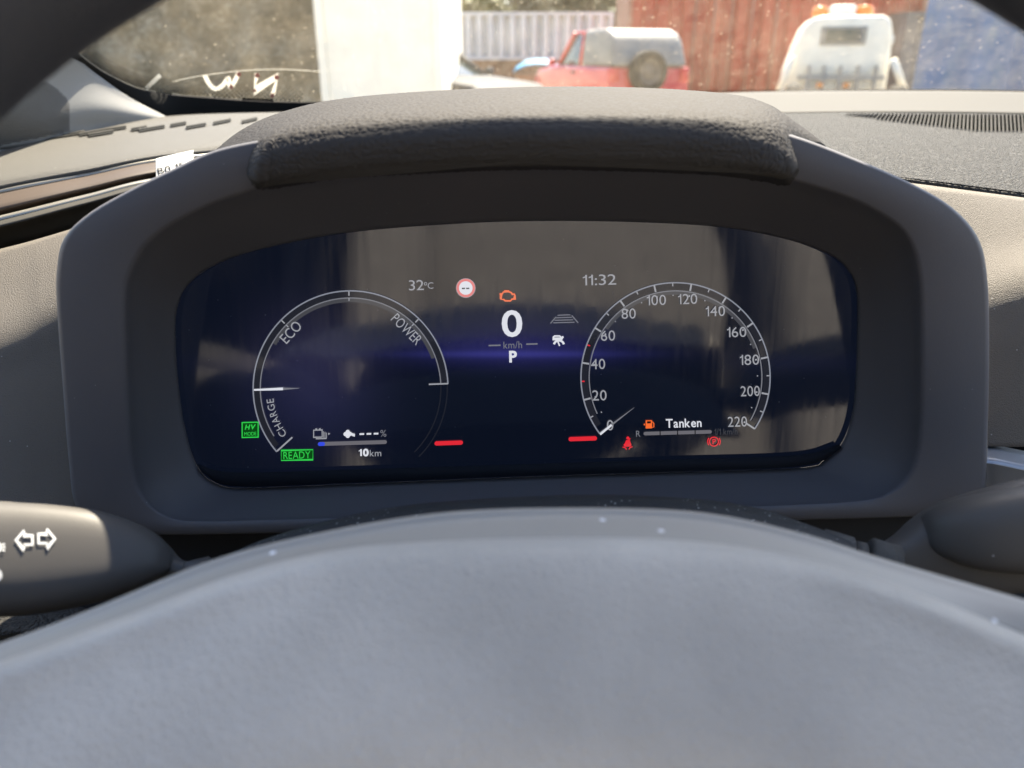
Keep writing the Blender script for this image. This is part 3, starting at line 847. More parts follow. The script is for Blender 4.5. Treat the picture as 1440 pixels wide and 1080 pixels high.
def run_on(rows):
    """keep the slope just beyond the frame before the wing turns down"""
    out = []
    for r in rows:
        a, b = r[-4], r[-3]
        k = (b[1] - a[1]) / (b[0] - a[0]) * 1.1
        out.append(r[:-2] + [(b[0] + 70 * q, b[1] + 70 * q * k, b[2] - 0.003 * q) for q in (1, 2)] + [(r[-2][0] + 40, r[-2][1] + 60, r[-2][2]), r[-1]])
    return out
sheet('hub_shroud', run_on(SH), M['shroud'], wheel, 120, 7, 0.003)
AB = [
 [(-520,1130,.160),(-260,1010,.172),(0,930,.180),(170,868,.186),(330,808,.191),(480,772,.195),(640,760,.196),(800,756,.196),(960,760,.196),(1110,780,.195),(1260,822,.192),(1420,884,.187),(1640,1210,.178),(1900,1530,.165)],
 [(-515,1140,.150),(-255,1020,.162),(4,942,.170),(174,880,.176),(333,821,.181),(482,783,.186),(641,768,.188),(800,764,.188),(958,768,.188),(1108,791,.186),(1257,834,.182),(1416,897,.177),(1636,1220,.168),(1896,1540,.155)],
 [(-480,1190,.146),(-225,1080,.157),(30,992,.165),(196,922,.171),(349,860,.176),(492,818,.180),(644,799,.181),(800,793,.181),(955,799,.181),(1098,824,.180),(1243,870,.177),(1398,936,.172),(1610,1260,.163),(1870,1570,.150)],
 [(-430,1280,.140),(-180,1180,.148),(80,1090,.156),(240,1000,.163),(380,938,.168),(510,903,.171),(650,885,.172),(800,880,.172),(950,885,.172),(1085,908,.171),(1220,950,.168),(1365,1020,.163),(1560,1310,.155),(1820,1620,.144)],
 [(-360,1400,.138),(-110,1300,.144),(140,1215,.149),(300,1130,.154),(420,1090,.157),(530,1065,.159),(660,1050,.160),(800,1045,.160),(940,1050,.160),(1070,1070,.159),(1195,1100,.157),(1320,1155,.154),(1500,1250,.148),(1750,1380,.140)],
 [(-260,1500,.140),(-40,1430,.145),(190,1350,.150),(350,1305,.154),(450,1280,.155),(550,1260,.155),(670,1250,.155),(800,1245,.155),(930,1250,.155),(1050,1262,.155),(1160,1285,.155),(1280,1320,.154),(1440,1390,.149),(1660,1490,.142)]]
sheet('airbag_cover', run_on(AB), M['hub'], wheel, 130, 9, 0.003)
# unseen hub back, widened to darken what the display mirrors, and the two spokes
hubc = P(690, 1170, 0.205)
bm = bmesh.new()
bmesh.ops.create_uvsphere(bm, u_segments=40, v_segments=20, radius=1)
for v in bm.verts:
    v.co = hubc + WX * v.co.x * 0.125 + WZ * v.co.z * 0.078 + WN * v.co.y * 0.016
link('hub_back', bm_done(bm, 'hub_back', True), M['black'], wheel)
for s in (-1, 1):
    pts = [hubc + WX * s * 0.07 + WZ * 0.0, RC + WX * s * 0.125 - WZ * 0.085 - WN * 0.036, RC + WX * s * 0.148 - WZ * 0.098 - WN * 0.022, RC + WX * s * 0.158 - WZ * 0.100 - WN * 0.004]
    pts = spline(pts, 14)
    link('spoke', tube('spoke', pts, [0.022 - 0.008 * i / 13 for i in range(14)], 16), M['rim'], wheel)

# ------------------------------------------------------------------ steering column and its stalks
column = empty('steering_column', P(800, 900, 0.30), 'dusty dark steering column shroud peeking out above the wheel hub', 'steering column')
CC = [
 [(300,800,.33),(380,764,.345),(480,737,.35),(600,715,.355),(800,703,.355),(960,707,.355),(1060,722,.35),(1130,745,.345),(1200,775,.335)],
 [(296,792,.305),(376,757,.31),(478,729,.315),(600,709,.32),(806,697.5,.32),(966,702,.32),(1062,715,.315),(1134,738,.31),(1204,765,.305)],
 [(300,802,.285),(380,768,.285),(480,740,.29),(600,718,.29),(806,707,.29),(962,711,.29),(1060,725,.29),(1132,748,.285),(1200,776,.285)],
 [(310,900,.265),(390,860,.265),(490,840,.265),(610,820,.265),(806,815,.265),(955,815,.265),(1050,830,.265),(1120,850,.265),(1190,880,.265)]]
sheet('top_cover', CC, M['column'], column, 80, 7, 0.003)
for pts, rd in (([(1150,752,.30),(1196,766,.297)], .0090), ([(1198,764,.296),(1216,768,.295)], .0072), ([(1219,762,.295),(1262,775,.293)], .0080)):
    a, b = P(pts[0][0], pts[0][1] + 22, pts[0][2]), P(pts[1][0], pts[1][1] + 22, pts[1][2])
    link('collar', tube('collar', [a, a.lerp(b, .08), a.lerp(b, .92), b], [rd * .85, rd, rd, rd * .85], 24), M['dash'], column)
for pts, rd in (([(262,800,.297),(302,790,.30)], .0080), ([(304,792,.30),(322,787,.301)], .0065)):
    a, b = P(pts[0][0], pts[0][1] + 20, pts[0][2]), P(pts[1][0], pts[1][1] + 20, pts[1][2])
    link('collar', tube('collar', [a, a.lerp(b, .08), a.lerp(b, .92), b], [rd * .85, rd, rd, rd * .85], 24), M['stalk'], column)
def stalk_mesh(name, secs, n=36, tilt=0.45):
    """secs: (u, v_top, v_bottom, depth, thickness) stations -> rounded paddle with a flattened front"""
    rows = []
    ks = [Vector((s[0], s[1], s[2])) for s in secs]
    kd = [Vector((s[3], s[4], 0)) for s in secs]
    m = 40
    A = spline(ks, m); B = spline(kd, m)
    for p, q in zip(A, B):
        u, vt, vb, d, th = p.x, p.y, p.z, q.x, q.y
        c = P(u, (vt + vb) / 2, d); up = (P(u, vt, d) - P(u, vb, d)) * 0.5
        up = up + FW * up.length * tilt
        fwd = (UP * math.sin(math.atan(tilt)) - FW * math.cos(math.atan(tilt))) * th
        row = []
        for k in range(n):
            a = 2 * math.pi * k / n
            ca, sa = math.cos(a), math.sin(a)
            e = 0.72
            cx = math.copysign(abs(ca) ** e, ca); sx = math.copysign(abs(sa) ** e, sa)
            row.append(c + up * sx + fwd * cx)
        rows.append(row)
    me = grid_mesh(name, rows, True)
    bm = bmesh.new(); bm.from_mesh(me)
    bmesh.ops.holes_fill(bm, edges=[e for e in bm.edges if e.is_boundary], sides=0)
    bmesh.ops.recalc_face_normals(bm, faces=bm.faces[:])
    bm.to_mesh(me); bm.free()
    me.polygons.foreach_set('use_smooth', [True] * len(me.polygons))
    return me
ts = empty('turn_signal_stalk', P(250, 800, 0.30), 'long turn signal stalk with white double arrow print, left of the column', 'stalk')
paddle = link('paddle', stalk_mesh('paddle', [(-200,708,858,.262,.013),(-100,710,860,.268,.013),(0,714,858,.275,.0125),(70,718,853,.280,.012),(140,727,840,.285,.011),(195,744,822,.289,.009),(225,762,808,.292,.006),(240,782,799,.294,.002)]), M['stalk'], ts)
# shell behind the paddle that runs on to the collar
link('stem', stalk_mesh('stem', [(-200,706,850,.285,.010),(0,712,848,.292,.010),(100,719,838,.296,.009),(180,738,822,.299,.008),(225,763,812,.300,.007),(250,786,812,.300,.006),(275,794,820,.299,.0055),(305,793,822,.299,.0055)]), M['stalk'], ts)
bv = bvh_of(paddle)
def arrow(cx, cy, k, w_=14, h_=9):
    """outline of an arrow pointing left (k=-1) or right (k=1)"""
    p = [(0, 0.0), (0.5, -0.9), (0.5, -0.42), (1.0, -0.42), (1.0, 0.42), (0.5, 0.42), (0.5, 0.9)]
    s = 23
    return [(cx + k * (s * (1 - a) - s / 2), cy + b * 15 + (0 if k < 0 else 0)) for a, b in p]
def arrow_polys(cx, cy, k):
    out = stroke(arrow(cx, cy, k), 3.2, True)
    return out
drape('arrow_print', arrow_polys(34.5, 760, -1) + arrow_polys(66, 758, 1), bv, M['white'], ts, 0.0005)
drape('lamp_print', [disc((-6, 770), 9, 16), disc((-6, 809), 10, 16)] + ray_tick((-6, 770), 10, 14, 20, 2.5) + ray_tick((-6, 770), 10, 14, -20, 2.5) + ray_tick((-6, 770), 10, 14, 0, 2.5), bv, M['white'], ts, 0.0005)
ws = empty('wiper_stalk', P(1240, 800, 0.30), 'plain dark wiper stalk without printed arrows, right of the column', 'stalk')
link('paddle', stalk_mesh('paddle', [(1296,737,754,.296,.002),(1306,722,770,.294,.006),(1330,710,785,.291,.009),(1372,698,799,.287,.011),(1440,686,806,.282,.012),(1540,675,812,.275,.013),(1660,670,818,.268,.013)], tilt=-0.05), M['stalk'], ws)
link('stem', stalk_mesh('stem', [(1212,768,800,.298,.005),(1240,766,806,.299,.006),(1264,752,808,.300,.007),(1290,728,816,.300,.008),(1325,707,826,.299,.009),(1370,692,836,.297,.010),(1440,674,832,.292,.010),(1540,655,830,.288,.010),(1660,640,830,.284,.010)], tilt=0.0), M['stalk'], ws)

# ------------------------------------------------------------------ windscreen, pillar, roof, floor, seat
def glass_mat():
    m = bpy.data.materials.new('dusty_glass')
    m.use_nodes = True
    n, l = m.node_tree.nodes, m.node_tree.links
    for x in list(n):
        if x.type != 'OUTPUT_MATERIAL': n.remove(x)
    out = next(x for x in n if x.type == 'OUTPUT_MATERIAL')
    tr = n.new('ShaderNodeBsdfTransparent'); tr.inputs[0].default_value = (0.93, 0.95, 0.94, 1)
    gl = n.new('ShaderNodeBsdfGlossy'); gl.inputs['Roughness'].default_value = 0.02
    mx = n.new('ShaderNodeMixShader'); mx.inputs[0].default_value = 0.05
    l.new(tr.outputs[0], mx.inputs[1]); l.new(gl.outputs[0], mx.inputs[2])
    du = n.new('ShaderNodeBsdfTranslucent'); du.inputs[0].default_value = (0.80, 0.70, 0.52, 1)
    tc = n.new('ShaderNodeTexCoord')
    t = n.new('ShaderNodeTexNoise'); t.inputs['Scale'].default_value = 26; t.inputs['Detail'].default_value = 10; t.inputs['Roughness'].default_value = 0.75
    l.new(tc.outputs['Object'], t.inputs['Vector'])
    mr = n.new('ShaderNodeMapRange'); mr.inputs[1].default_value = 0.35; mr.inputs[2].default_value = 0.75; mr.inputs[3].default_value = 0.015; mr.inputs[4].default_value = 0.065
    l.new(t.outputs['Fac'], mr.inputs[0])
    v = n.new('ShaderNodeTexVoronoi'); v.inputs['Scale'].default_value = 90
    l.new(tc.outputs['Object'], v.inputs['Vector'])
    lt = n.new('ShaderNodeMapRange'); lt.inputs[1].default_value = 0.05; lt.inputs[2].default_value = 0.16; lt.inputs[3].default_value = 0.10; lt.inputs[4].default_value = 0
    l.new(v.outputs['Distance'], lt.inputs[0])
    ad = n.new('ShaderNodeMath'); ad.operation = 'ADD'
    l.new(mr.outputs[0], ad.inputs[0]); l.new(lt.outputs[0], ad.inputs[1])
    m2 = n.new('ShaderNodeMixShader')
    l.new(ad.outputs[0], m2.inputs[0]); l.new(mx.outputs[0], m2.inputs[1]); l.new(du.outputs[0], m2.inputs[2])
    l.new(m2.outputs[0], out.inputs[0])
    return m
screen = empty('windscreen', P(720, 140, 0.98), 'dusty windscreen with black dotted border and chalk strokes at its lower corner', 'windscreen')
BASE = [(20,5,.56),(68,42,.63),(112,78,.70),(150,104,.75),(200,126,.80),(270,135,.86),(430,143,.93),(720,138,.99),(1000,131,1.02),(1200,126,1.02),(1440,127,.99),(1750,140,.92)]
b3 = spline([P(*c) for c in BASE], 120)
g_rows = []
for k in range(9):
    t = k / 8
    row = []
    for i, p in enumerate(b3):
        topx = p.x * 0.80
        topp = Vector((topx, 0.58 - 0.10 * (topx / 0.6) ** 2, 1.60 - 0.05 * (topx / 0.6) ** 2))
        q = p.lerp(topp, t)
        q.z += 0.03 * math.sin(math.pi * t)
        row.append(q)
    g_rows.append(row)
gme = grid_mesh('glass', g_rows)
glass_o = link('glass', gme, glass_mat(), screen)
# black border below and along the lower edge of the glass
cow = []
for f in (0.0, 0.5, 1.0):
    row = []
    for i in range(len(b3)):
        g = min(1, max(0, (i / (len(b3) - 1) * 11 - 2.2) / 2.6)); g = g * g * (3 - 2 * g)
        row.append(b3[i] + Vector((0, 0.004, 0)) + Vector((-0.012 * (1 - g) * f, 0.02 * f + 0.03 * f * g, -0.012 * f - 0.055 * f * g)))
    cow.append(row)
cowl = link('lower_cowl', grid_mesh('lower_cowl', cow), M['frit'], screen)
solid(cowl, 0.003)
bv_g = bvh_of(glass_o)
edge = [(112,79),(128,92),(150,106),(175,118),(200,127),(235,132),(270,136),(350,139),(430,143)]
es = spline([(a, b, 0) for a, b in edge], 200)
dots = []
for r_ in range(7):
    for i in range(0, 198, 2):
        p, q = es[i], es[i + 2]
        tx, ty = (q - p).x, (q - p).y
        L = math.hypot(tx, ty)
        nx, ny = ty / L, -tx / L
        off = 1.5 + r_ * 3.0
        sft = 0.5 if r_ % 2 else 0
        c = (p.x + (q.x - p.x) * sft + nx * off, p.y + (q.y - p.y) * sft + ny * off)
        rad = 1.55 - r_ * 0.15
        dots.append(disc(c, rad, 6))
for i in range(300):
    u = 930 + i * 2.1
    yb = 131 - (u - 930) * 0.0175 if u < 1200 else 126.3 + (u - 1200) * 0.004
    dots.append([(u, yb), (u + 1.1, yb), (u + 0.9, yb - 3.2), (u + 0.2, yb - 3.2)])
drape('border_dots', dots, bv_g, M['frit'], screen, 0.0005)
eb = [(p.x, p.y) for p in es]
drape('border_band', stroke(eb, 3.0) + stroke([(560, 141), (700, 138), (850, 135), (1000, 130), (1200, 125.5), (1440, 126.5)], 4.0), bv_g, M['frit'], screen, 0.0007)
chalk = mat('chalk_white', (0.55, 0.53, 0.47), 0.9, 0.1)
# chalk on the outside lets some daylight through
cb = chalk.node_tree.nodes['Principled BSDF']
tl = chalk.node_tree.nodes.new('ShaderNodeBsdfTranslucent'); tl.inputs[0].default_value = (0.55, 0.52, 0.45, 1)
mxs = chalk.node_tree.nodes.new('ShaderNodeMixShader'); mxs.inputs[0].default_value = 0.5
chalk.node_tree.links.new(cb.outputs[0], mxs.inputs[1]); chalk.node_tree.links.new(tl.outputs[0], mxs.inputs[2])
chalk.node_tree.links.new(mxs.outputs[0], chalk.node_tree.nodes['Material Output'].inputs[0])
redc = mat('chalk_red', (0.5, 0.2, 0.17), 0.9, 0.1)
drape('chalk_stroke', stroke(spline2 := [(206,125),(226,106)], 6), bv_g, chalk, screen, -0.0006)
W_ = [(p.x, p.y) for p in spline([(288,106,0),(295,119,0),(304,125.5,0),(314,120,0),(321,111,0),(325,123,0),(336,103,0)], 40)]
wst = drape('chalk_stroke', stroke(W_, 6), bv_g, chalk, screen, -0.0006)
drape('red_end', [disc((335.5, 104.5), 3.2, 14), disc((325, 122), 3.1, 14)], bv_g, redc, wst, 0.0004)
nst = drape('chalk_stroke', stroke([(362,104),(358,128),(390,108),(383,136)], 7), bv_g, chalk, screen, -0.0006)
drape('red_end', [disc((361.8, 106), 3.4, 14), disc((389, 108.5), 3.6, 14), disc((383, 134), 3.2, 14), disc((358, 127), 2.4, 14)], bv_g, redc, nst, 0.0004)
drape('crack', stroke([(p.x, p.y) for p in spline([(243,115,0),(282,107,0),(345,99.5,0),(400,98,0),(450,101,0)], 30)], 0.7), bv_g, chalk, screen, -0.0005)

pillar = empty('windscreen_pillar', P(60, 200, 0.68), 'grey windscreen pillar trim with perforated speaker cover, left of the glass', 'pillar')
ptrim = sheet('pillar_trim', [
 [(-40,-60,.48),(20,2,.555),(66,43,.625),(106,80,.695),(144,110,.745),(186,139,.785),(238,166,.825)],
 [(-110,0,.46),(-40,50,.53),(10,88,.595),(56,116,.65),(104,138,.70),(165,154,.755),(238,167.5,.822)],
 [(-170,90,.46),(-100,120,.51),(-40,145,.56),(10,162,.61),(66,172,.665),(135,176,.735),(238,169,.82)],
 [(-210,200,.48),(-130,208,.53),(-60,214,.58),(0,211,.625),(70,199,.68),(145,186,.745),(238,171,.817)]], M['pillar'], pillar, 50, 8, 0.004)
bv_p = bvh_of(ptrim)
sd_ = []
for iy in range(36):
    for ix in range(40):
        u, v = -2 + ix * 2.5 + (1.25 if iy % 2 else 0), 116 + iy * 2.5
        q = ((u - 30) / 72) ** 2 + ((v - 168) / 60) ** 2
        if q < 1 and v < 204 - u * 0.2: sd_.append(disc((u, v), 0.95, 6))
drape('speaker_grille', sd_, bv_p, M['black'], pillar, 0.0006)

roof = empty('unseen_car_roof', (0, 0.2, 1.6), 'unseen car roof with grey headlining, its header and opening set to steer the sun', 'roof')
HY = 0.42  # roof is out of view; header and opening sized to steer the sunlight
bm = bmesh.new(); bm_box(bm, -0.72, 0.72, 0.30, HY, 1.60, 1.63); bm_box(bm, -0.72, -0.60, -0.797, 0.297, 1.60, 1.63); bm_box(bm, 0.60, 0.72, -0.797, 0.297, 1.60, 1.63); bm_box(bm, -0.72, 0.72, -1.6, -0.80, 1.60, 1.63)
bevel(link('headlining', bm_done(bm, 'headlining'), mat('headlining', (0.35, 0.34, 0.32), 0.9, 0.1), roof), 0.01)
floor = empty('unseen_car_tub', (0, 0, 0.3), 'unseen black tub of floor, doors and rear wall, darkening the display reflection', 'car body')
bm = bmesh.new(); bm_box(bm, -0.85, 0.85, -1.6, 1.1, 0.28, 0.32); bm_box(bm, -0.85, 0.85, 1.06, 1.1, 0.323, 1.10); bm_box(bm, -0.85, 0.85, -1.6, -1.56, 0.323, 1.59); bm_box(bm, -0.85, -0.81, -1.557, 1.057, 0.323, 0.98); bm_box(bm, 0.81, 0.85, -1.557, 1.057, 0.323, 0.98); bm_box(bm, -0.85, -0.81, -1.557, 0.0, 0.983, 1.59); bm_box(bm, 0.81, 0.85, -1.557, -0.40, 0.983, 1.59)
link('lining', bm_done(bm, 'lining'), mat('lining', (0.02, 0.02, 0.02), 0.95, 0.1), floor)  # out of view; side panels raised to darken what the display mirrors

bm = bmesh.new(); bm_box(bm, -0.32, 0.265, 0.423, 0.585, 1.575, 1.592)  # out of view, added to keep direct sun off the wheel hub
vis = bevel(link('sun_blocker', bm_done(bm, 'sun_blocker'), mat('blocker_cloth', (0.35, 0.34, 0.32), 0.9, 0.1)), 0.006)
tag(vis, 'unseen grey panel added under the roof header to shade the wheel hub', 'sun blocker')
mirror = empty('shading_mirror', (0.325, 0.56, 1.47), 'unseen black mirror added under the roof header to shade the wiper stalk', 'mirror')
bm = bmesh.new(); bm_box(bm, 0.215, 0.435, 0.525, 0.575, 1.435, 1.505)  # added above the frame to cast shade on the wiper stalk
bevel(link('housing', bm_done(bm, 'housing', True), M['black'], mirror), 0.018, 4)
bm = bmesh.new(); bm_box(bm, 0.235, 0.415, 0.5215, 0.5245, 1.45, 1.49)
link('mirror_glass', bm_done(bm, 'mirror_glass'), mat('mirror_silver', (0.8, 0.8, 0.8), 0.03, 0.5, metal=1.0), mirror)
link('arm', tube('arm', [(0.325, 0.577, 1.49), (0.325, 0.59, 1.53), (0.325, 0.56, 1.60)], 0.012, 12), M['black'], mirror)
seat = empty('driver_seat', (0.0, -0.5, 0.32), 'grey brown fabric driver seat facing the wheel', 'seat')
def cushion(name, c, hx, hy, hz, rx=0, e=0.35):
    bm = bmesh.new()
    bmesh.ops.create_uvsphere(bm, u_segments=40, v_segments=24, radius=1)
    m = Matrix.Rotation(rx, 3, 'X')
    for v in bm.verts:
        x, y, z = v.co
        g = lambda t: math.copysign(abs(t) ** e, t)
        v.co = Vector(c) + m @ Vector((g(x) * hx, g(y) * hy, g(z) * hz))
    return bm_done(bm, name, True)
link('backrest', cushion('backrest', (0.13, -0.36, 0.95), 0.26, 0.06, 0.36, R(14)), M['seat'], seat)
for s in (-1, 1): link('bolster', cushion('bolster', (0.13 + s * 0.30, -0.31, 0.92), 0.06, 0.08, 0.33, R(14)), M['seat'], seat)
link('headrest', cushion('headrest', (0.13, -0.48, 1.42), 0.13, 0.05, 0.09, R(8)), M['seat'], seat)
link('seat_cushion', cushion('seat_cushion', (0.08, -0.05, 0.50), 0.28, 0.26, 0.07, R(6)), M['black'], seat)

# ------------------------------------------------------------------ the yard outside
ground = tag(link('yard_ground', mesh('yard_ground', [(-400, -100, 0), (400, -100, 0), (400, 900, 0), (-400, 900, 0)], [(0, 1, 2, 3)], False), mat('gravel', (0.36, 0.31, 0.23), 0.95, 0.2, var=(3, 0.3), grain=('noise', 30, 0.8, 0.02))), 'pale gravel yard in front of the car', None, None, 'structure')
def metal_paint(name, col, var=0.25, rust=None, sc=1.2):
    m = mat(name, col, 0.55, 0.4, var=(sc, var))
    if rust:
        n, l = m.node_tree.nodes, m.node_tree.links
        b = n['Principled BSDF']
        old = b.inputs['Base Color'].links[0].from_socket
        tc = next(x for x in n if x.type == 'TEX_COORD')
        t = n.new('ShaderNodeTexNoise'); t.inputs['Scale'].default_value = 2.6; t.inputs['Detail'].default_value = 9; t.inputs['Roughness'].default_value = 0.7
        l.new(tc.outputs['Object'], t.inputs['Vector'])
        mr = n.new('ShaderNodeMapRange'); mr.inputs[1].default_value = 0.5; mr.inputs[2].default_value = 0.66
        l.new(t.outputs['Fac'], mr.inputs[0])
        mc = n.new('ShaderNodeMix'); mc.data_type = 'RGBA'
        l.new(mr.outputs[0], mc.inputs['Factor']); l.new(old, mc.inputs['A']); mc.inputs['B'].default_value = (*rust, 1)
        l.new(mc.outputs['Result'], b.inputs['Base Color'])
    return m
def container(label, u0, u1, d, ztop, zbot, depth, mt, pitch=0.28, dep=0.04, door=False, group=None, name='shipping_container', frame=None, ground_base=True):
    """corrugated box whose near long side faces the car; u0..u1 in pixels at depth d"""
    a, b = P(u0, 88, d), P(u1, 88, d)
    x0, x1, y = a.x, b.x, a.y
    root = empty(name, ((x0 + x1) / 2, y, zbot), label, 'container', group)
    fr = frame or mt
    n = max(2, int((x1 - x0 - 0.2) / pitch))
    prof = []
    for i in range(n):
        s = x0 + 0.1 + (x1 - x0 - 0.2) * i / n; k = (x1 - x0 - 0.2) / n
        prof += [(s, y + 0.02), (s + k * 0.35, y + 0.02), (s + k * 0.5, y + 0.02 + dep), (s + k * 0.85, y + 0.02 + dep)]
    prof.append((x1 - 0.1, y + 0.02))
    prof += [(x1 - 0.1, y + depth), (x0 + 0.1, y + depth)]
    bm = bmesh.new(); bm_prism(bm, prof, zbot + 0.1, ztop - 0.1, 'z')
    link('body', bm_done(bm, 'body'), mt, root)
    bm = bmesh.new()
    bm_box(bm, x0, x0 + 0.097, y, y + depth, zbot, ztop); bm_box(bm, x1 - 0.097, x1, y, y + depth, zbot, ztop)
    bm_box(bm, x0 + 0.1, x1 - 0.1, y, y + 0.10, ztop - 0.097, ztop); bm_box(bm, x0 + 0.1, x1 - 0.1, y, y + 0.10, zbot, zbot + 0.097)
    bm_box(bm, x0 + 0.1, x1 - 0.1, y + 0.103, y + depth, ztop - 0.09, ztop - 0.02)
    link('frame', bm_done(bm, 'frame'), fr, root)
    if door:
        for k in door:
            xx = P(k, 88, d).x
            link('lock_rod', tube('lock_rod', [(xx, y - 0.04, zbot + 0.15), (xx, y - 0.04, ztop - 0.12)], 0.022, 8), fr, root)
    return root
white_p = mat('white_paint', (0.8, 0.78, 0.70), 0.5, 0.4, var=(2, 0.06))
red_p = metal_paint('rust_red_paint', (0.34, 0.048, 0.02), 0.12, (0.32, 0.10, 0.06))
lightred = metal_paint('faded_red_paint', (0.30, 0.13, 0.085), 0.2, (0.36, 0.24, 0.17))
grey_p = metal_paint('grey_paint', (0.13, 0.13, 0.14), 0.25, (0.22, 0.22, 0.23))
blue_p = metal_paint('blue_paint', (0.014, 0.080, 0.22), 0.2, (0.08, 0.14, 0.23))
pale_p = metal_paint('pale_paint', (0.58, 0.60, 0.62), 0.12)
brown_p = metal_paint('brown_paint', (0.22, 0.13, 0.075), 0.3)
container('tall plain white container with vertical seams beside the earth bank', 448, 622, 9.0, 3.4, 0.0, 4.0, white_p, 0.8, 0.015)
container('pale grey corrugated container behind the red car', 560, 860, 24, 2.62, 1.28, 2.4, pale_p, 0.34, 0.20)
container('low brown skip underneath the pale corrugated container', 560, 860, 23.9, 1.27, 0.0, 2.4, brown_p, 0.5, 0.05, name='skip')
container('rust red container between the red car and the tow truck', 880, 1290, 19, 2.78, 0.0, 2.4, red_p, 0.62, 0.12, door=(972, 998, 1022, 1050, 1084), frame=lightred)
container('weathered grey container between tow truck and blue container', 1265, 1400, 18.2, 2.28, 0.0, 2.4, grey_p, 0.5, 0.10)
container('blue scuffed container at the right edge', 1422, 1800, 9.5, 2.9, 0.0, 2.4, blue_p, 0.4, 0.10)

# cars
tyre_m = mat('tyre_rubber', (0.02, 0.02, 0.02), 0.85, 0.2)
alloy_m = mat('alloy', (0.45, 0.44, 0.42), 0.4, 0.5, metal=0.5)
dark_rim = mat('dark_rim', (0.10, 0.09, 0.085), 0.6, 0.3)
cglass = mat('car_glass', (0.03, 0.045, 0.05), 0.06, 0.6)
lamp_r = mat('red_lens', (0.5, 0.02, 0.02), 0.2, 0.5)
lamp_a = mat('amber_lens', (0.85, 0.22, 0.02), 0.2, 0.5)
lamp_w = mat('clear_lens', (0.75, 0.72, 0.6), 0.1, 0.6)
def wheel_part(name, parent, c, axis, r=0.34, wd=0.11):
    t = link(name, lathe('tyre', [(r * 0.62, -wd), (r * 0.92, -wd), (r, -wd * 0.6), (r, wd * 0.6), (r * 0.92, wd), (r * 0.62, wd), (r * 0.62, -wd)], axis, c, 28), tyre_m, parent, False)
    link('wheel_rim', lathe('wheel_rim', [(0.0001, wd * 0.35), (r * 0.2, wd * 0.5), (r * 0.25, wd * 0.2), (r * 0.55, wd * 0.3), (r * 0.61, wd * 0.9), (r * 0.61, -wd * 0.9), (0.0001, -wd * 0.6)], axis, c, 28), alloy_m if name == 'wheel' else dark_rim, t, False)
    return t
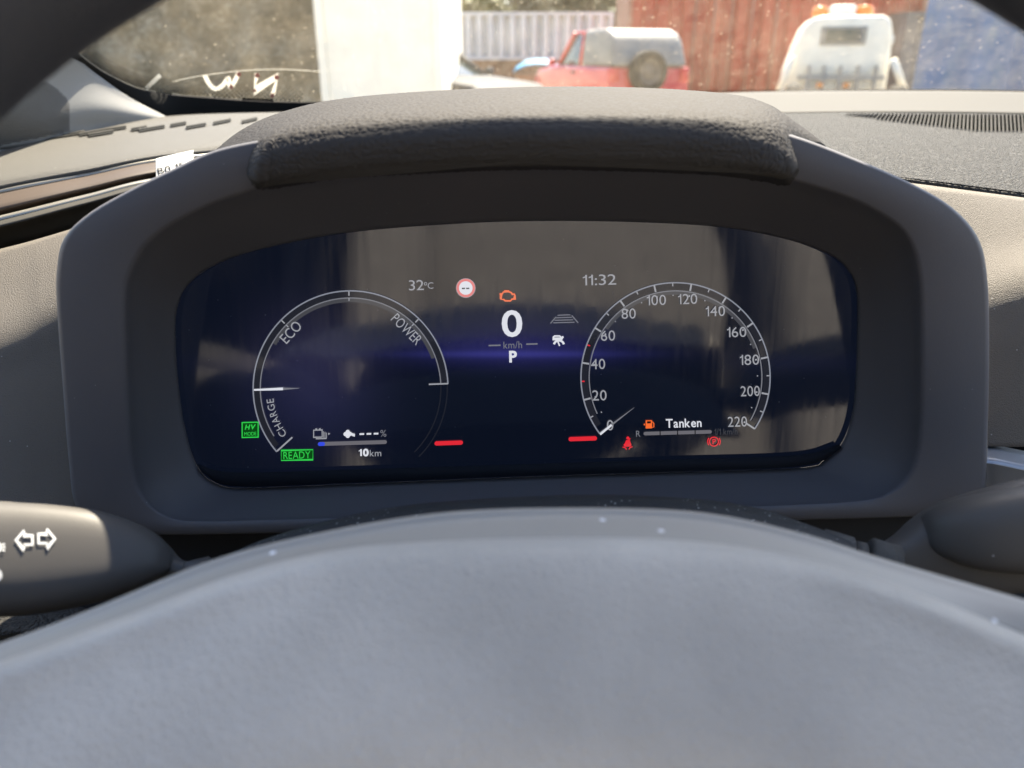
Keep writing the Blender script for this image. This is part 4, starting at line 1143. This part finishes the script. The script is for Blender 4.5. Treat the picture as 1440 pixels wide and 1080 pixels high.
def car(name, label, loc, rz, paint, canopy=None, spare=False, L=3.75, W=1.66, H=1.68, BL=0.0):
    """x to the right of the car, y forward"""
    root = empty(name, loc, label, 'car', None, rz)
    hl = L / 2
    prof = [(-hl, 0.42), (-hl + 0.02, 0.62), (-hl + 0.03, 0.98 + BL), (hl - 1.15, 1.02 + BL), (hl - 0.25, 0.92 + BL), (hl - 0.03, 0.78 + BL), (hl, 0.45), (hl - 0.12, 0.28), (-hl + 0.12, 0.30)]
    bm = bmesh.new(); bm_prism(bm, prof, -W / 2, W / 2, 'x')
    bevel(link('body', bm_done(bm, 'body', True), paint, root, False), 0.07, 4)
    y0, y1 = -hl + 0.05, hl - 1.2
    cp = [(y0, 0.98 + BL), (y0 + 0.20, H - 0.16), (y0 + 0.42, H), (y1 - 0.75, H), (y1 - 0.62, H - 0.05), (y1, 1.0 + BL)]
    bm = bmesh.new(); bm_prism(bm, cp, -W / 2 + 0.10, W / 2 - 0.10, 'x')
    for v in bm.verts:
        if v.co.z > 1.2: v.co.x *= 0.90
    bevel(link('window', bm_done(bm, 'window', True), cglass, root, False), 0.05, 3)
    mid = (y0 + y1) / 2 + 0.1
    # roof skin and pillars, rear half as its own canopy
    def half(a, b, nm, mt):
        bm = bmesh.new()
        bm_box(bm, -(W / 2 - 0.165), W / 2 - 0.165, a, b, H - 0.015, H + 0.03)
        return bevel(link(nm, bm_done(bm, nm, True), mt, root, False), 0.02, 2)
    half(mid + 0.003, y1 - 0.68, 'roof_panel', paint)
    if canopy:
        bm = bmesh.new()
        bm_prism(bm, [(y0 - 0.035, 0.985 + BL), (y0 + 0.12, H - 0.16), (y0 + 0.26, H - 0.03), (y0 + 0.5, H + 0.04), (mid, H + 0.04), (mid, 0.985 + BL)], -W / 2 + 0.075, W / 2 - 0.075, 'x')
        for v in bm.verts:
            if v.co.z > 1.2: v.co.x *= 0.92
        bevel(link('canopy', bm_done(bm, 'canopy', True), canopy, root, False), 0.07, 4)
    else:
        half(y0 + 0.2, mid - 0.003, 'roof_panel', paint)
    for s in (-1, 1):
        xa, xb = s * (W / 2 - 0.10), s * (W / 2 - 0.165)
        for (ya, yb, zb) in ((y1 + 0.02, y1 - 0.66, H - 0.0), (mid + 0.05, mid + 0.02, H), (y0 + 0.03, y0 + 0.16, H)):
            if canopy and ya < mid: continue
            link('roof_pillar', tube('roof_pillar', [(xa, ya, 0.99 + BL), (xb, yb, zb)], 0.045, 8), paint, root, False)
        for yy in (-hl + 0.72, hl - 0.72):
            wheel_part('wheel', root, (s * (W / 2 - 0.08), yy, 0.34), (s, 0, 0))
        bm = bmesh.new(); bm_box(bm, s * (W / 2 - 0.13) - 0.09, s * (W / 2 - 0.13) + 0.09, -hl - 0.02, -hl + 0.08, 0.72 + BL, 0.97 + BL)
        bevel(link('tail_light', bm_done(bm, 'tail_light', True), lamp_r, root, False), 0.02)
        bm = bmesh.new(); bmesh.ops.create_uvsphere(bm, u_segments=16, v_segments=10, radius=1)
        for v in bm.verts: v.co = Vector((s * (W / 2 - 0.25), hl - 0.1, 0.72)) + Vector((v.co.x * 0.15, v.co.y * 0.10, v.co.z * 0.10))
        link('headlight', bm_done(bm, 'headlight', True), lamp_w, root, False)
        bm = bmesh.new(); bm_box(bm, s * (W / 2 + 0.01), s * (W / 2 + 0.16), y1 - 0.12, y1 - 0.02, 1.0 + BL, 1.13 + BL)
        bevel(link('door_mirror', bm_done(bm, 'door_mirror', True), paint, root, False), 0.03)
        bm = bmesh.new(); bm_box(bm, s * (W / 2 - 0.005), s * (W / 2 + 0.025), mid + 0.1, mid + 0.26, 0.86 + BL, 0.90 + BL)
        link('door_handle', bm_done(bm, 'door_handle'), tyre_m, root, False)
    for ya, yb in ((-hl - 0.09, -hl), (hl, hl + 0.08)):
        bm = bmesh.new(); bm_box(bm, -W / 2 + 0.03, W / 2 - 0.03, ya, yb, 0.35, 0.55)
        bevel(link('bumper', bm_done(bm, 'bumper', True), tyre_m, root, False), 0.04, 3)
    if spare: spare_wheel_ = wheel_part('spare_wheel', root, (-0.12, -hl - 0.11, 0.90 + BL), (0, -1, 0), 0.37, 0.11)
    return root
red_car = mat('red_car_paint', (0.50, 0.010, 0.014), 0.35, 0.5, coat=0.6, var=(2, 0.1))
can_m = mat('canopy_grey', (0.20, 0.205, 0.20), 0.5, 0.4, var=(4, 0.15))
cpos = P(852, 88, 15.8); cpos.z = 0
rc = car('off_road_car', 'red off road car with grey canopy and spare wheel on its tail', cpos, R(20), red_car, can_m, True, 3.75, 1.72, 1.74, 0.14)
dpos = P(585, 88, 11.6); dpos.z = 0
car('hatchback_car', 'dark grey car half hidden behind the tall white container', dpos, R(-125), mat('dark_car_paint', (0.03, 0.035, 0.045), 0.65, 0.2, var=(2, 0.1)), None, False, 3.9, 1.7, 1.42)

# tarpaulin bundle
tp = P(757, 92, 19)
bm = bmesh.new()
bmesh.ops.create_grid(bm, x_segments=26, y_segments=16, size=1)
for v in bm.verts:
    x, y = v.co.x, v.co.y
    z = 0.30 * max(0, 1 - abs(x) ** 3) * (0.6 + 0.4 * (1 - y * y)) + 0.03 * noise.noise(Vector((x * 5, y * 5, 2)))
    v.co = Vector((tp.x + x * 0.62, tp.y + y * 0.7, 0.98 + z))
tarp = link('tarpaulin', bm_done(bm, 'tarpaulin', True), mat('tarp_blue', (0.04, 0.24, 0.42), 0.6, 0.4, var=(6, 0.2)))
solid(tarp, 0.02)
tag(tarp, 'bright light blue tarpaulin over a crate left of the red car', 'tarpaulin')
bm = bmesh.new(); bm_box(bm, tp.x - 0.55, tp.x + 0.55, tp.y - 0.6, tp.y + 0.6, 0.0, 0.95)
tag(bevel(link('crate', bm_done(bm, 'crate'), brown_p), 0.02), 'brown crate under the light blue tarpaulin', 'crate')

# tow truck, seen from behind
tpz = P(1175, 88, 15.0)
def tz(v, d=15.0): return P(720, v, d).z
def tx(u, d=15.0): return P(u, 88, d).x
truck = empty('tow_truck', (tpz.x, tpz.y, 0), 'cream white tow truck seen from behind with two orange beacons', 'truck')
cream = mat('cream_paint', (0.78, 0.74, 0.62), 0.45, 0.4, var=(3, 0.08))
out = [(1108, 150), (1110, 100), (1118, 66), (1127, 38), (1136, 27), (1150, 23), (1228, 23), (1238, 28), (1243, 45), (1246, 85), (1247, 150)]
bm = bmesh.new(); bm_prism(bm, [(tx(a), tz(b)) for a, b in out], tpz.y, tpz.y + 1.7, 'y')
bevel(link('cab', bm_done(bm, 'cab', True), cream, truck), 0.09, 4)
y = tpz.y
bm = bmesh.new(); bm_box(bm, tx(1150), tx(1210), y - 0.03, y + 0.02, tz(64), tz(38))
wf = bevel(link('window_frame', bm_done(bm, 'window_frame'), mat('grey_seal', (0.22, 0.22, 0.2), 0.7), truck), 0.02)
bm = bmesh.new(); bm_box(bm, tx(1157), tx(1203), y - 0.045, y - 0.02, tz(59), tz(42))
link('pane', bm_done(bm, 'pane'), cglass, wf)
bm = bmesh.new(); bm_box(bm, tx(1161), tx(1195), y + 0.35, y + 0.75, tz(23), tz(7))
bevel(link('roof_pod', bm_done(bm, 'roof_pod', True), white_p, truck), 0.06, 3)
for a, b in ((1137, 1159), (1195, 1219)):
    cx = (tx(a) + tx(b)) / 2; r = (tx(b) - tx(a)) / 2
    z0, z1 = tz(22), tz(7)
    link('beacon', lathe('beacon', [(0.001, 0), (r, 0), (r * 0.98, (z1 - z0) * 0.6), (r * 0.8, (z1 - z0) * 0.9), (0.001, z1 - z0)], (0, 0, 1), (cx, y + 0.5, z0), 20), lamp_a, truck)
for (a, b, c, d_, wd) in ((1103, 128, 1116, 78, 0.07), (1246, 84, 1268, 126, 0.07)):
    link('head_board_bar', tube('head_board_bar', [(tx(a), y - 0.25, tz(b)), (tx(c), y - 0.15, tz(d_))], wd, 10), cream, truck)
bm = bmesh.new()
for a in (1140, 1160, 1182, 1205, 1228): bm_box(bm, tx(a) - 0.03, tx(a) + 0.03, y - 0.16, y - 0.06, 0.7, tz(92))
bm_box(bm, tx(1126), tx(1240), y - 0.15, y - 0.07, tz(112), tz(106))
link('rack', bm_done(bm, 'rack'), mat('rack_grey', (0.3, 0.29, 0.26), 0.6, var=(4, .2)), truck)
bm = bmesh.new(); bm_box(bm, tx(1246) + 0.06, tx(1246) + 0.2, y + 1.2, y + 1.32, tz(62), tz(48))
bevel(link('door_mirror', bm_done(bm, 'door_mirror', True), mat('mirror_shell', (0.5, 0.5, 0.48), 0.3), truck), 0.03)
bm = bmesh.new(); bm_box(bm, tpz.x - 1.0, tpz.x + 1.0, y - 3.2, y - 0.3, 0.55, 0.7)
link('load_bed', bm_done(bm, 'load_bed'), mat('bed_grey', (0.25, 0.25, 0.25), 0.6, var=(2, 0.2)), truck)
for s in (-1, 1):
    for yy in (y - 2.0, y + 1.0):
        t = link('wheel', lathe('wheel', [(0.22, -.13), (0.38, -.13), (0.42, -.08), (0.42, .08), (0.38, .13), (0.22, .13), (0.22, -.13)], (s, 0, 0), (tpz.x + s * 0.85, yy, 0.42), 28), tyre_m, truck)
        link('wheel_rim', lathe('wheel_rim', [(0.001, .04), (0.1, .06), (0.21, .03), (0.218, -.11), (0.001, -.08)], (s, 0, 0), (tpz.x + s * 0.85, yy, 0.42), 28), alloy_m, t)
for a in (1157, 1192):
    bm = bmesh.new(); bm_box(bm, tx(a) - 0.06, tx(a) + 0.06, y - 0.2, y - 0.165, tz(124), tz(116))
    bevel(link('tail_light', bm_done(bm, 'tail_light', True), lamp_a, truck), 0.02)

truck.rotation_euler.z = -R(15)
# earth bank on the left
def bank_mat():
    m = mat('dry_bank', (0.13, 0.11, 0.075), 0.95, 0.1)
    n, l = m.node_tree.nodes, m.node_tree.links
    tc = next(x for x in n if x.type == 'TEX_COORD')
    t1 = n.new('ShaderNodeTexNoise'); t1.inputs['Scale'].default_value = 2.0; t1.inputs['Detail'].default_value = 8
    t2 = n.new('ShaderNodeTexNoise'); t2.inputs['Scale'].default_value = 5.5; t2.inputs['Detail'].default_value = 5; t2.inputs['Distortion'].default_value = 1.6
    for t in (t1, t2): l.new(tc.outputs['Object'], t.inputs['Vector'])
    a = n.new('ShaderNodeMath'); a.operation = 'SUBTRACT'; a.inputs[1].default_value = 0.5; l.new(t2.outputs['Fac'], a.inputs[0])
    b = n.new('ShaderNodeMath'); b.operation = 'ABSOLUTE'; l.new(a.outputs[0], b.inputs[0])
    mr = n.new('ShaderNodeMapRange'); mr.inputs[1].default_value = 0.0; mr.inputs[2].default_value = 0.035; mr.inputs[3].default_value = 1; mr.inputs[4].default_value = 0
    l.new(b.outputs[0], mr.inputs[0])
    ml = n.new('ShaderNodeMath'); ml.operation = 'MULTIPLY'; l.new(mr.outputs[0], ml.inputs[0]); l.new(t1.outputs['Fac'], ml.inputs[1])
    cr_ = n.new('ShaderNodeValToRGB')
    cr_.color_ramp.elements[0].position = 0.3; cr_.color_ramp.elements[0].color = (0.07, 0.06, 0.04, 1)
    cr_.color_ramp.elements[1].position = 0.7; cr_.color_ramp.elements[1].color = (0.17, 0.145, 0.10, 1)
    l.new(t1.outputs['Fac'], cr_.inputs[0])
    mc = n.new('ShaderNodeMix'); mc.data_type = 'RGBA'
    l.new(ml.outputs[0], mc.inputs['Factor']); l.new(cr_.outputs[0], mc.inputs['A']); mc.inputs['B'].default_value = (0.42, 0.38, 0.29, 1)
    l.new(mc.outputs['Result'], n['Principled BSDF'].inputs['Base Color'])
    return m
xa, xb, yb_ = P(-500, 88, 9.2).x, P(480, 88, 9.8).x, 10.4
rows = []
for i in range(60):
    t = i / 59
    row = []
    for j in range(120):
        x = xa + (xb - xa) * j / 119
        z = t * 3.6
        q = Vector((x, yb_ + t * 0.9 + 0.16 * noise.fractal(Vector((x * 1.8, z * 1.8, 3)), 1, 2, 5), z))
        row.append(q)
    rows.append(row)
rows.append([p + Vector((0, 3, 0.1)) for p in rows[-1]])
bk = link('earth_bank', grid_mesh('earth_bank', rows), bank_mat())
tag(bk, 'steep dry earth bank with pale roots beyond the glass on the left', None, None, 'structure')

# trees beyond the containers
leaf_m = [mat('leaf_' + k, c, 0.6, 0.3, var=(1.0, 0.4)) for k, c in (('olive', (0.05, 0.062, 0.016)), ('dark', (0.024, 0.036, 0.011)), ('yellow', (0.085, 0.088, 0.018)))]
bark_m = mat('bark', (0.10, 0.075, 0.05), 0.9, 0.2, var=(6, 0.3))
def tree(label, x, y, h, rad, lm, seed, n=2600):
    rg = random.Random(seed)
    root = empty('broadleaf_tree', (x, y, 0), label, 'tree', 'trees behind the containers')
    pts = spline([(x, y, 0), (x + 0.1, y, h * 0.3), (x - 0.1, y + 0.1, h * 0.65), (x, y, h * 0.9)], 12)
    link('trunk', tube('trunk', pts, [0.28 - 0.022 * i for i in range(12)], 10), bark_m, root)
    lobes = [(Vector((x + rg.uniform(-.75, .75) * rad, y + rg.uniform(-.5, .5) * rad, h * rg.uniform(.4, .92))), rad * rg.uniform(.35, .6)) for _ in range(12)]
    vs, fs = [], []
    for i in range(n):
        c, r = rg.choice(lobes)
        dvec = Vector((rg.gauss(0, 1), rg.gauss(0, 1), rg.gauss(0, 1))).normalized() * r * rg.uniform(.35, 1.05)
        p = c + dvec
        a = Vector((rg.gauss(0, 1), rg.gauss(0, 1), rg.gauss(0, .6))).normalized()
        b = a.orthogonal().normalized()
        s = rg.uniform(.10, .24)
        k = len(vs)
        vs += [p - a * s, p + b * s * .55, p + a * s, p - b * s * .55]
        fs.append((k, k + 1, k + 2, k + 3))
    link('crown', mesh('crown', vs, fs, False), lm, root)
for lab, u, d, h, rad, k in (('olive tree crown above the pale container beside the white one', 655, 30, 4.2, 2.2, 2),
                             ('dark green tree above the middle of the pale container', 745, 32, 4.9, 2.6, 1),
                             ('tall dark tree between pale container and red container', 830, 31, 5.0, 2.6, 1),
                             ('dark green tree above the left end of the red container', 915, 30, 4.8, 2.3, 0),
                             ('olive tree behind the middle of the red container', 1010, 32, 4.4, 2.4, 0),
                             ('low green tree behind the tow truck', 1110, 31, 3.9, 2.2, 1),
                             ('pale green tree right of the tow truck beacons', 1225, 30, 3.7, 1.7, 2)):
    q = P(u, 88, d)
    tree(lab, q.x, q.y, h, rad, leaf_m[k], int(u))
